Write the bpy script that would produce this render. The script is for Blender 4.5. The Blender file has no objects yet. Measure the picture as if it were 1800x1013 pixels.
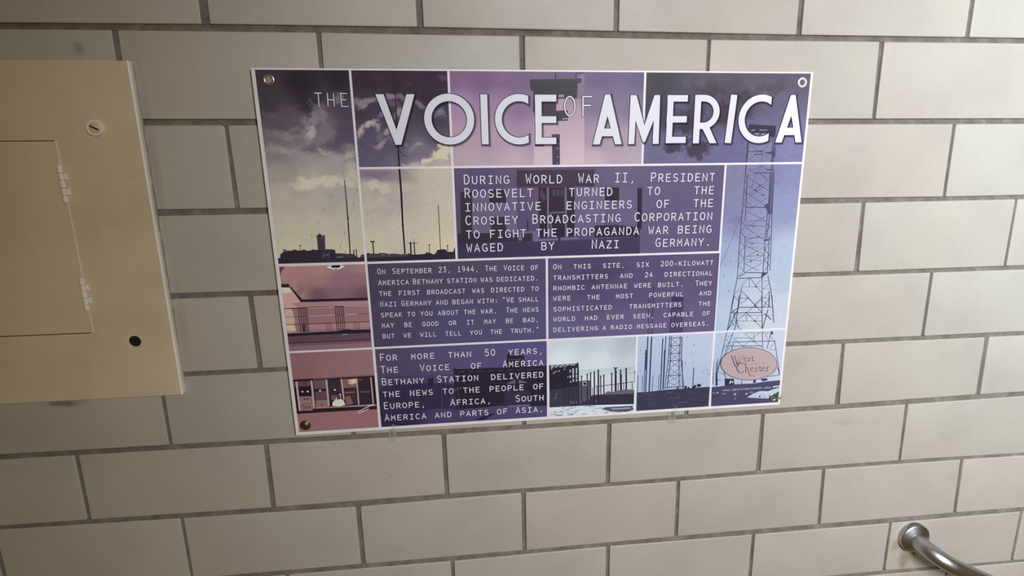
import bpy, bmesh, math, random
import numpy as np
from mathutils import Matrix, Vector, geometry

scene = bpy.context.scene
# ------------------------------------------------------------------ camera, world, light, exposure
# x to the right along the wall, y into the wall (wall face at y = 0), z up; metres
cam_data = bpy.data.cameras.new('camera')
cam = bpy.data.objects.new('camera', cam_data)
scene.collection.objects.link(cam)
scene.camera = cam
cam_data.sensor_width = 36.0
cam_data.lens = 1158.475 / 1800 * 36.0
cam_data.shift_x = -86.96 / 1800
cam_data.shift_y = 9.13 / 1800
cam_data.clip_start = 0.02
RIGHT = Vector((0.99104, -0.13356, -0.00046))
FWD = Vector((0.12880, 0.95659, -0.26144))
UP = Vector((0.03536, 0.25903, 0.96522))
cam.matrix_world = Matrix(((RIGHT.x, UP.x, -FWD.x, 0.37219), (RIGHT.y, UP.y, -FWD.y, -1.10703), (RIGHT.z, UP.z, -FWD.z, -0.12680), (0, 0, 0, 1)))

world = bpy.data.worlds.new('world')
scene.world = world
world.use_nodes = True
world.node_tree.nodes['Background'].inputs['Color'].default_value = (1.0, 0.67, 0.10, 1)
world.node_tree.nodes['Background'].inputs['Strength'].default_value = 0.107

def area_light(name, loc, aim, size, power, color):
    d = bpy.data.lights.new(name, 'AREA')
    d.shape = 'RECTANGLE'
    d.size, d.size_y = size
    d.energy = power
    d.color = color
    o = bpy.data.objects.new(name, d)
    scene.collection.objects.link(o)
    o.location = loc
    o.rotation_euler = (Vector(aim) - Vector(loc)).to_track_quat('-Z', 'Y').to_euler()
    return o
area_light('hall_lamp', (0.97, -2.0, 0.25), (3.6, 0, -1.6), (0.7, 0.5), 79.0, (0.911, 0.919, 1.0))
area_light('side_fill', (1.42, -1.00, 0.04), (3.0, 0, 0.10), (0.4, 0.3), 14.5, (0.66, 0.87, 1.0))  # unseen cool fill light, added to brighten the right side of the wall

vs = scene.view_settings
vs.view_transform = 'Standard'
vs.look = 'None'
vs.exposure = 0.0
vs.gamma = 1.0
vs.use_curve_mapping = False

# ------------------------------------------------------------------ helpers
def tag(o, label=None, cat=None, group=None, kind=None):
    for k, v in (('label', label), ('category', cat), ('group', group), ('kind', kind)):
        if v:
            o[k] = v
    return o

def empty(name, loc):
    o = bpy.data.objects.new(name, None)
    o.empty_display_size = 0.05
    scene.collection.objects.link(o)
    o.location = loc
    return o

def origin_of(parent):
    p = Vector((0, 0, 0))
    while parent:
        p += Vector(parent.location)
        parent = parent.parent
    return p

def make(name, verts, faces, mats, parent=None, smooth=False, fmat=None, ink=None):
    """one mesh object; verts are given in world metres"""
    off = origin_of(parent)
    me = bpy.data.meshes.new(name)
    me.from_pydata([tuple(Vector(v) - off) for v in verts], [], faces)
    for m in (mats if isinstance(mats, (list, tuple)) else [mats]):
        me.materials.append(m)
    if fmat is not None:
        me.polygons.foreach_set('material_index', fmat)
    if smooth:
        me.polygons.foreach_set('use_smooth', [True] * len(me.polygons))
    if ink is not None:
        a = me.color_attributes.new('ink', 'FLOAT_COLOR', 'POINT')
        a.data.foreach_set('color', np.asarray(ink, dtype=np.float32).ravel())
    me.update()
    o = bpy.data.objects.new(name, me)
    scene.collection.objects.link(o)
    o.parent = parent
    return o

class MB:
    """collects solids"""
    def __init__(s):
        s.v, s.f, s.m = [], [], []
    def add(s, v, f, m=0):
        n = len(s.v)
        s.v += [tuple(p) for p in v]
        s.f += [tuple(i + n for i in q) for q in f]
        s.m += [m] * len(f)
    def box(s, x0, x1, y0, y1, z0, z1, bev=0.0, m=0):
        bm = bmesh.new()
        bmesh.ops.create_cube(bm, size=1)
        for v in bm.verts:
            v.co = Vector(((x0 + x1) / 2 + v.co.x * (x1 - x0), (y0 + y1) / 2 + v.co.y * (y1 - y0), (z0 + z1) / 2 + v.co.z * (z1 - z0)))
        if bev:
            bmesh.ops.bevel(bm, geom=bm.edges[:], offset=bev, segments=2, affect='EDGES', profile=0.6)
        s.bm(bm, m)
    def bm(s, bm, m=0):
        bm.verts.index_update()
        s.add([v.co[:] for v in bm.verts], [[v.index for v in f.verts] for f in bm.faces], m)
        bm.free()
    def lathe(s, c, prof, n=40, m=0, cap0=True, cap1=True):
        """profile (radius, distance out of the wall) turned about the wall's normal through c"""
        v, f = [], []
        for r, d in prof:
            for i in range(n):
                a = 2 * math.pi * i / n
                v.append((c[0] + r * math.cos(a), c[1] - d, c[2] + r * math.sin(a)))
        for j in range(len(prof) - 1):
            for i in range(n):
                k = (i + 1) % n
                f.append((j * n + i, j * n + k, (j + 1) * n + k, (j + 1) * n + i))
        if cap0:
            f.append(tuple(range(n - 1, -1, -1)))
        if cap1:
            f.append(tuple(range((len(prof) - 1) * n, len(prof) * n)))
        s.add(v, f, m)
    def tube(s, pts, rad, n=20, m=0):
        pts = [Vector(p) for p in pts]
        rad = rad if isinstance(rad, (list, tuple)) else [rad] * len(pts)
        v, f = [], []
        ref = Vector((0.03, 0.02, 1))
        for i, p in enumerate(pts):
            t = (pts[min(i + 1, len(pts) - 1)] - pts[max(i - 1, 0)]).normalized()
            a = (ref - t * ref.dot(t)).normalized()
            ref = a
            b = t.cross(a)
            for k in range(n):
                w = 2 * math.pi * k / n
                v.append(p + (a * math.cos(w) + b * math.sin(w)) * rad[i])
        for i in range(len(pts) - 1):
            for k in range(n):
                q = (k + 1) % n
                f.append((i * n + k, (i + 1) * n + k, (i + 1) * n + q, i * n + q))
        f.append(tuple(range(n)))
        f.append(tuple(range(len(pts) * n - 1, (len(pts) - 1) * n - 1, -1)))
        s.add(v, f, m)
    def build(s, name, mats, parent=None, smooth=False):
        o = make(name, s.v, s.f, mats, parent, smooth, s.m)
        return o

def smooth_by_angle(o, deg=35):
    bm = bmesh.new()
    bm.from_mesh(o.data)
    bmesh.ops.recalc_face_normals(bm, faces=bm.faces)
    lim = math.radians(deg)
    for f in bm.faces:
        f.smooth = True
    for e in bm.edges:
        e.smooth = not (len(e.link_faces) == 2 and e.calc_face_angle(0) > lim)
    bm.to_mesh(o.data)
    bm.free()
    return o

# ------------------------------------------------------------------ materials
class NT:
    def __init__(s, name):
        s.mat = bpy.data.materials.new(name)
        s.mat.use_nodes = True
        s.t = s.mat.node_tree
        s.b = s.t.nodes['Principled BSDF']
    def n(s, kind, **kw):
        x = s.t.nodes.new(kind)
        for k, v in kw.items():
            setattr(x, k, v)
        return x
    def link(s, a, b):
        s.t.links.new(a, b)
    def set(s, **kw):
        for k, v in kw.items():
            s.b.inputs[k.replace('_', ' ')].default_value = v
        return s
    def noise(s, scale, detail=4, rough=0.55, vec=None, stretch=None):
        tc = s.n('ShaderNodeTexCoord')
        src = tc.outputs['Object']
        if stretch:
            mp = s.n('ShaderNodeMapping')
            mp.inputs['Scale'].default_value = stretch
            s.link(src, mp.inputs['Vector'])
            src = mp.outputs['Vector']
        nz = s.n('ShaderNodeTexNoise')
        nz.inputs['Scale'].default_value = scale
        nz.inputs['Detail'].default_value = detail
        nz.inputs['Roughness'].default_value = rough
        s.link(src, nz.inputs['Vector'])
        return nz.outputs['Fac']
    def ramp(s, fac, stops):
        r = s.n('ShaderNodeValToRGB')
        e = r.color_ramp.elements
        while len(e) < len(stops):
            e.new(0.5)
        for q, (p, c) in zip(e, stops):
            q.position = p
            q.color = (*c, 1)
        s.link(fac, r.inputs['Fac'])
        return r.outputs['Color']
    def mix(s, a, b, fac, mode='MIX'):
        m = s.n('ShaderNodeMix', data_type='RGBA', blend_type=mode)
        for sock, val in ((m.inputs[0], fac), (m.inputs[6], a), (m.inputs[7], b)):
            if isinstance(val, (int, float)):
                sock.default_value = val
            elif isinstance(val, tuple):
                sock.default_value = (*val, 1)
            else:
                s.link(val, sock)
        return m.outputs[2]
    def bump(s, h, strength, dist):
        b = s.n('ShaderNodeBump')
        b.inputs['Strength'].default_value = strength
        b.inputs['Distance'].default_value = dist
        s.link(h, b.inputs['Height'])
        s.link(b.outputs['Normal'], s.b.inputs['Normal'])
    def spot(s, cx, cz, rx, rz, soft=1.0):
        """a mask that is 1 at (cx, cz) on the wall and fades to 0 at the given radii, with a ragged edge"""
        tc = s.n('ShaderNodeTexCoord')
        mp = s.n('ShaderNodeMapping')
        mp.inputs['Scale'].default_value = (1 / rx, 0.0, 1 / rz)
        mp.inputs['Location'].default_value = (-cx / rx, 0, -cz / rz)
        s.link(tc.outputs['Object'], mp.inputs['Vector'])
        ln = s.n('ShaderNodeVectorMath', operation='LENGTH')
        s.link(mp.outputs['Vector'], ln.inputs[0])
        nz = s.noise(60, 3)
        add = s.n('ShaderNodeMath', operation='MULTIPLY_ADD')
        s.link(nz, add.inputs[0])
        add.inputs[1].default_value = 0.9
        s.link(ln.outputs['Value'], add.inputs[2])
        mr = s.n('ShaderNodeMapRange', interpolation_type='SMOOTHSTEP')
        s.link(add.outputs[0], mr.inputs['Value'])
        mr.inputs['From Min'].default_value = 1.45
        mr.inputs['From Max'].default_value = 1.45 - soft
        return mr.outputs['Result']

def scaled(m, fac, k):
    q = m.n('ShaderNodeMath', operation='MULTIPLY')
    m.link(fac, q.inputs[0])
    q.inputs[1].default_value = k
    return q.outputs[0]

def mat_tile():
    m = NT('glazed_tile')
    geo = m.n('ShaderNodeNewGeometry')
    tone = m.ramp(geo.outputs['Random Per Island'], [(0.0, (0.462, 0.430, 0.366)), (0.25, (0.499, 0.456, 0.389)), (0.5, (0.476, 0.446, 0.380)), (0.75, (0.490, 0.439, 0.373)), (1.0, (0.467, 0.450, 0.384))])
    cloud = m.ramp(m.noise(7, 5, 0.6), [(0.3, (0.93, 0.92, 0.93)), (0.5, (1, 1, 1)), (0.7, (1.05, 1.05, 1.03))])
    col = m.mix(tone, cloud, 1.0, 'MULTIPLY')
    fine = m.ramp(m.noise(160, 3, 0.6), [(0.3, (0.975, 0.975, 0.97)), (0.7, (1.02, 1.02, 1.02))])
    col = m.mix(col, fine, 1.0, 'MULTIPLY')
    speck = m.ramp(m.noise(95, 1, 0.4), [(0.0, (0.35, 0.33, 0.3)), (0.155, (0.45, 0.43, 0.4)), (0.175, (1, 1, 1))])
    col = m.mix(col, speck, 0.6, 'MULTIPLY')
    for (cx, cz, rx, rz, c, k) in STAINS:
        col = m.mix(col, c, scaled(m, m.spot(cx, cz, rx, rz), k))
    m.link(col, m.b.inputs['Base Color'])
    r = m.ramp(m.noise(12, 4), [(0.3, (0.51,) * 3), (0.7, (0.58,) * 3)])
    m.link(r, m.b.inputs['Roughness'])
    m.b.inputs['IOR'].default_value = 1.57
    m.bump(m.noise(30, 4, 0.6), 0.12, 0.003)
    return m.mat

def mat_mortar():
    m = NT('mortar')
    col = m.ramp(m.noise(22, 7, 0.75), [(0.3, (0.12, 0.104, 0.086)), (0.52, (0.215, 0.190, 0.160)), (0.72, (0.33, 0.30, 0.26))])
    m.link(col, m.b.inputs['Base Color'])
    m.set(Roughness=0.95)
    m.bump(m.noise(260, 6, 0.75), 0.6, 0.004)
    return m.mat

def mat_paint(name, a, b, c, rough=0.42, bump=0.05):
    m = NT(name)
    col = m.ramp(m.noise(5.5, 5, 0.62), [(0.3, a), (0.52, b), (0.72, c)])
    dirt = m.ramp(m.noise(13, 6, 0.7), [(0.22, (0.72, 0.68, 0.62)), (0.36, (1, 1, 1))])
    m.link(m.mix(col, dirt, 0.8, 'MULTIPLY'), m.b.inputs['Base Color'])
    m.set(Roughness=rough)
    m.bump(m.noise(90, 4), bump, 0.002)
    return m.mat

def mat_plain(name, col, rough=0.5, metal=0.0, **kw):
    m = NT(name)
    c = m.ramp(m.noise(60, 4), [(0.3, tuple(x * 0.94 for x in col)), (0.7, tuple(min(1, x * 1.05) for x in col))])
    m.link(c, m.b.inputs['Base Color'])
    m.set(Roughness=rough, Metallic=metal)
    m.set(**kw)
    return m.mat

def mat_steel(name, col, rough, stretch=(70, 70, 70)):
    m = NT(name)
    c = m.ramp(m.noise(3, 5, 0.6), [(0.3, tuple(x * 0.85 for x in col)), (0.7, col)])
    m.link(c, m.b.inputs['Base Color'])
    r = m.ramp(m.noise(1, 3, 0.6, stretch=stretch), [(0.3, (rough * 0.93,) * 3), (0.7, (rough * 1.07,) * 3)])
    m.link(r, m.b.inputs['Roughness'])
    m.set(Metallic=1.0)
    return m.mat

def mat_print():
    m = NT('printed_vinyl')
    at = m.n('ShaderNodeAttribute', attribute_name='ink')
    grain = m.ramp(m.noise(420, 2, 0.5), [(0.3, (0.965,) * 3), (0.7, (1.03,) * 3)])
    m.link(m.mix(at.outputs['Color'], grain, 1.0, 'MULTIPLY'), m.b.inputs['Base Color'])
    m.set(Roughness=0.42)
    m.b.inputs['IOR'].default_value = 1.45
    m.b.inputs['Specular IOR Level'].default_value = 0.22
    m.bump(m.noise(14, 2), 0.05, 0.004)
    return m.mat

def mat_tint(name, col, alpha):
    """a printed translucent tint"""
    m = NT(name)
    m.set(Base_Color=(*col, 1), Roughness=0.45, Alpha=alpha)
    return m.mat

STAINS = [  # x, z, radius x, radius z, colour, strength: rust and dirt with a shape of their own
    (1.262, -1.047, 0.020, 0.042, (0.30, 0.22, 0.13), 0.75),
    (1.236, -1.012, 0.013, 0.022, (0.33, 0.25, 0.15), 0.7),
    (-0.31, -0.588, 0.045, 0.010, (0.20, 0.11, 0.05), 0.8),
    (-0.112, -0.19, 0.012, 0.18, (0.36, 0.30, 0.24), 0.75),
    (-0.110, -0.46, 0.016, 0.13, (0.42, 0.33, 0.22), 0.7),
    (-0.19, -0.034, 0.012, 0.018, (0.24, 0.21, 0.17), 0.7),
    (1.085, -0.715, 0.04, 0.014, (0.40, 0.37, 0.32), 0.6),
    (1.36, -0.86, 0.05, 0.035, (0.44, 0.39, 0.32), 0.4),
]
TILE = mat_tile()
MORTAR = mat_mortar()
PANEL_PAINT = mat_paint('panel_paint', (0.59, 0.485, 0.325), (0.67, 0.565, 0.395), (0.72, 0.615, 0.45))
PANEL_EDGE = mat_paint('lit_edge_paint', (0.80, 0.76, 0.68), (0.90, 0.87, 0.80), (0.93, 0.90, 0.84), 0.3)  # near-white colour stands for light caught by the panel's right edge
HINGE_PAINT = mat_paint('hinge_paint', (0.72, 0.66, 0.53), (0.86, 0.81, 0.70), (0.92, 0.88, 0.79), 0.32)
DARK = mat_plain('dark_interior', (0.012, 0.011, 0.009), 0.9)
SLOT = mat_plain('dark_slot', (0.05, 0.04, 0.03), 0.8)
CAULK = mat_paint('old_caulk', (0.20, 0.16, 0.12), (0.36, 0.31, 0.25), (0.5, 0.45, 0.36), 0.8, 0.3)
STEEL = mat_steel('brushed_steel', (0.50, 0.50, 0.53), 0.36)
NICKEL = mat_steel('nickel_grommet', (0.62, 0.60, 0.58), 0.28)
WHITE_RING = mat_plain('bright_nickel', (0.86, 0.85, 0.84), 0.25, 0.25)
BRONZE = mat_steel('bronze_fastener', (0.24, 0.20, 0.145), 0.30)
BOARD = mat_plain('white_sign_board', (0.83, 0.82, 0.85), 0.45)
PRINT = mat_print()
SHADE = mat_tint('printed_letter_shade', (0.03, 0.02, 0.045), 0.24)
SHADE.node_tree.nodes['Principled BSDF'].inputs['Specular IOR Level'].default_value = 0.1
CLEAR = NT('clear_plastic').set(Base_Color=(0.62, 0.60, 0.58, 1), Roughness=0.18, Alpha=0.2).mat

# ------------------------------------------------------------------ measured layout (metres / sign millimetres)
BED = {0: [(-0.2882, -0.0041, 0.0046), (-0.1371, -0.0021, 0.0047), (-0.0111, -0.0013, 0.0047), (0.1496, -0.0013, 0.0048), (0.3018, -0.0006, 0.0046), (0.4586, -0.0022, 0.0044), (0.6105, -0.0019, 0.0044), (0.7655, -0.0036, 0.0044), (0.921, -0.0028, 0.0042), (1.07, -0.0032, 0.0041), (1.229, -0.0022, 0.0041), (1.3362, -0.0022, 0.0042)], 1: [(-0.1195, -0.1374, 0.0044), (0.0004, -0.1377, 0.0044), (0.9604, -0.1385, 0.0043), (1.0729, -0.1382, 0.0043), (1.2274, -0.1386, 0.0044), (1.3639, -0.1382, 0.0045)], 2: [(-0.1076, -0.2751, 0.0051), (-0.0003, -0.2752, 0.0045), (0.9556, -0.2757, 0.0051), (1.0715, -0.2755, 0.0048), (1.2304, -0.2765, 0.0041), (1.3775, -0.2754, 0.004)], 3: [(-0.1148, -0.4117, 0.0048), (0.0216, -0.4115, 0.0042), (0.956, -0.4111, 0.004), (1.0745, -0.4117, 0.004), (1.2271, -0.4111, 0.0039), (1.3993, -0.411, 0.004)], 4: [(-0.1166, -0.5478, 0.0041), (0.0235, -0.5467, 0.0036), (0.9578, -0.5453, 0.0043), (1.0645, -0.5453, 0.0043), (1.2286, -0.546, 0.0042), (1.3672, -0.5462, 0.0042), (1.4466, -0.5455, 0.0042)], 5: [(-0.425, -0.6785, 0.0043), (-0.3082, -0.6798, 0.0044), (-0.1582, -0.68, 0.0047), (-0.0022, -0.6808, 0.0049), (0.305, -0.6834, 0.0047), (0.6119, -0.6827, 0.0044), (0.9147, -0.6823, 0.0046), (1.0675, -0.6807, 0.0048), (1.2158, -0.6801, 0.005), (1.3709, -0.6777, 0.005), (1.4733, -0.6769, 0.0051)], 6: [(-0.4518, -0.8111, 0.0044), (-0.3107, -0.8134, 0.0045), (-0.1599, -0.8151, 0.0048), (-0.0043, -0.8162, 0.005), (0.1437, -0.818, 0.0048), (0.3056, -0.8146, 0.0045), (0.4482, -0.8152, 0.0042), (0.6111, -0.8158, 0.0039), (0.7521, -0.8161, 0.0036), (0.9154, -0.8128, 0.0032), (1.0543, -0.8141, 0.0032), (1.2189, -0.8126, 0.0033), (1.3594, -0.8148, 0.0036), (1.5019, -0.8175, 0.0037)], 7: [(0.1434, -0.9503, 0.0047), (0.3092, -0.9517, 0.0046), (0.4482, -0.9502, 0.0045), (0.6139, -0.949, 0.0047), (0.7531, -0.9488, 0.005), (0.9169, -0.9505, 0.0049), (1.0579, -0.9489, 0.0048), (1.2188, -0.9516, 0.0047), (1.3652, -0.9489, 0.0046), (1.5263, -0.9512, 0.0046)], 8: [(1.1499, -1.0772, 0.0043), (1.2207, -1.0776, 0.0044), (1.528, -1.0834, 0.0037)]}
HEAD = {(0, 0): (-0.0163, -0.0044, -0.0163, -0.0044), (0, 1): (0.2972, 0.3064, 0.2972, 0.3064), (0, 2): (0.6062, 0.6139, 0.6062, 0.6139), (0, 3): (0.9159, 0.9243, 0.9159, 0.9243), (0, 4): (1.2236, 1.2313, 1.2236, 1.2313), (1, -0.5): (-0.1421, -0.1336, -0.1424, -0.1356), (1, 0.5): (0.1459, 0.1526, 0.1463, 0.1514), (1, 1.5): (0.4545, 0.4625, 0.4548, 0.4617), (1, 2.5): (0.7631, 0.7684, 0.7635, 0.7683), (1, 3.5): (1.0663, 1.0746, 1.0692, 1.0751), (2, 0): (-0.0026, 0.002, -0.0031, 0.0038), (2, 4): (1.2253, 1.2314, 1.2266, 1.2323), (3, 3.5): (1.0689, 1.0755, 1.0694, 1.0785), (3, 4.5): (1.3758, 1.3808, 1.376, 1.3812), (4, 0): (-0.0011, 0.0066, 0.0, 0.008), (4, 4): (1.2249, 1.2307, 1.2246, 1.2312), (5, 3.5): (1.062, 1.0682, 1.062, 1.0719), (5, 4.5): (1.3636, 1.3723, 1.3658, 1.3744), (5, -0.5): (-0.1606, -0.1544, -0.1599, -0.1549), (6, -1): (-0.3122, -0.3057, -0.3127, -0.307), (6, 0): (-0.0066, 0.001, -0.0078, 0.0003), (6, 1): (0.3009, 0.3086, 0.3022, 0.3093), (6, 2): (0.6082, 0.6156, 0.6073, 0.6149), (6, 3): (0.9117, 0.9185, 0.9107, 0.9194), (6, 4): (1.2131, 1.2199, 1.2157, 1.2211), (7, -0.5): (-0.1632, -0.1578, -0.1628, -0.158), (7, 0.5): (0.1392, 0.1475, 0.1399, 0.1476), (7, 1.5): (0.4442, 0.4521, 0.4448, 0.4518), (7, 2.5): (0.7489, 0.7556, 0.7495, 0.7563), (7, 3.5): (1.0514, 1.0582, 1.0543, 1.0607), (7, 4.5): (1.3563, 1.3639, 1.3606, 1.3684), (8, 1): (0.3059, 0.3122, 0.3059, 0.3122), (8, 2): (0.611, 0.618, 0.611, 0.618), (8, 3): (0.9138, 0.9203, 0.9138, 0.9203), (8, 4): (1.2166, 1.2228, 1.2166, 1.2228), (8, 5): (1.5225, 1.5291, 1.5225, 1.5291)}
SIGN = [(0.0497, -0.05868), (0.94504, -0.05797), (0.05354, -0.66539), (0.94042, -0.66221)]

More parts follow.
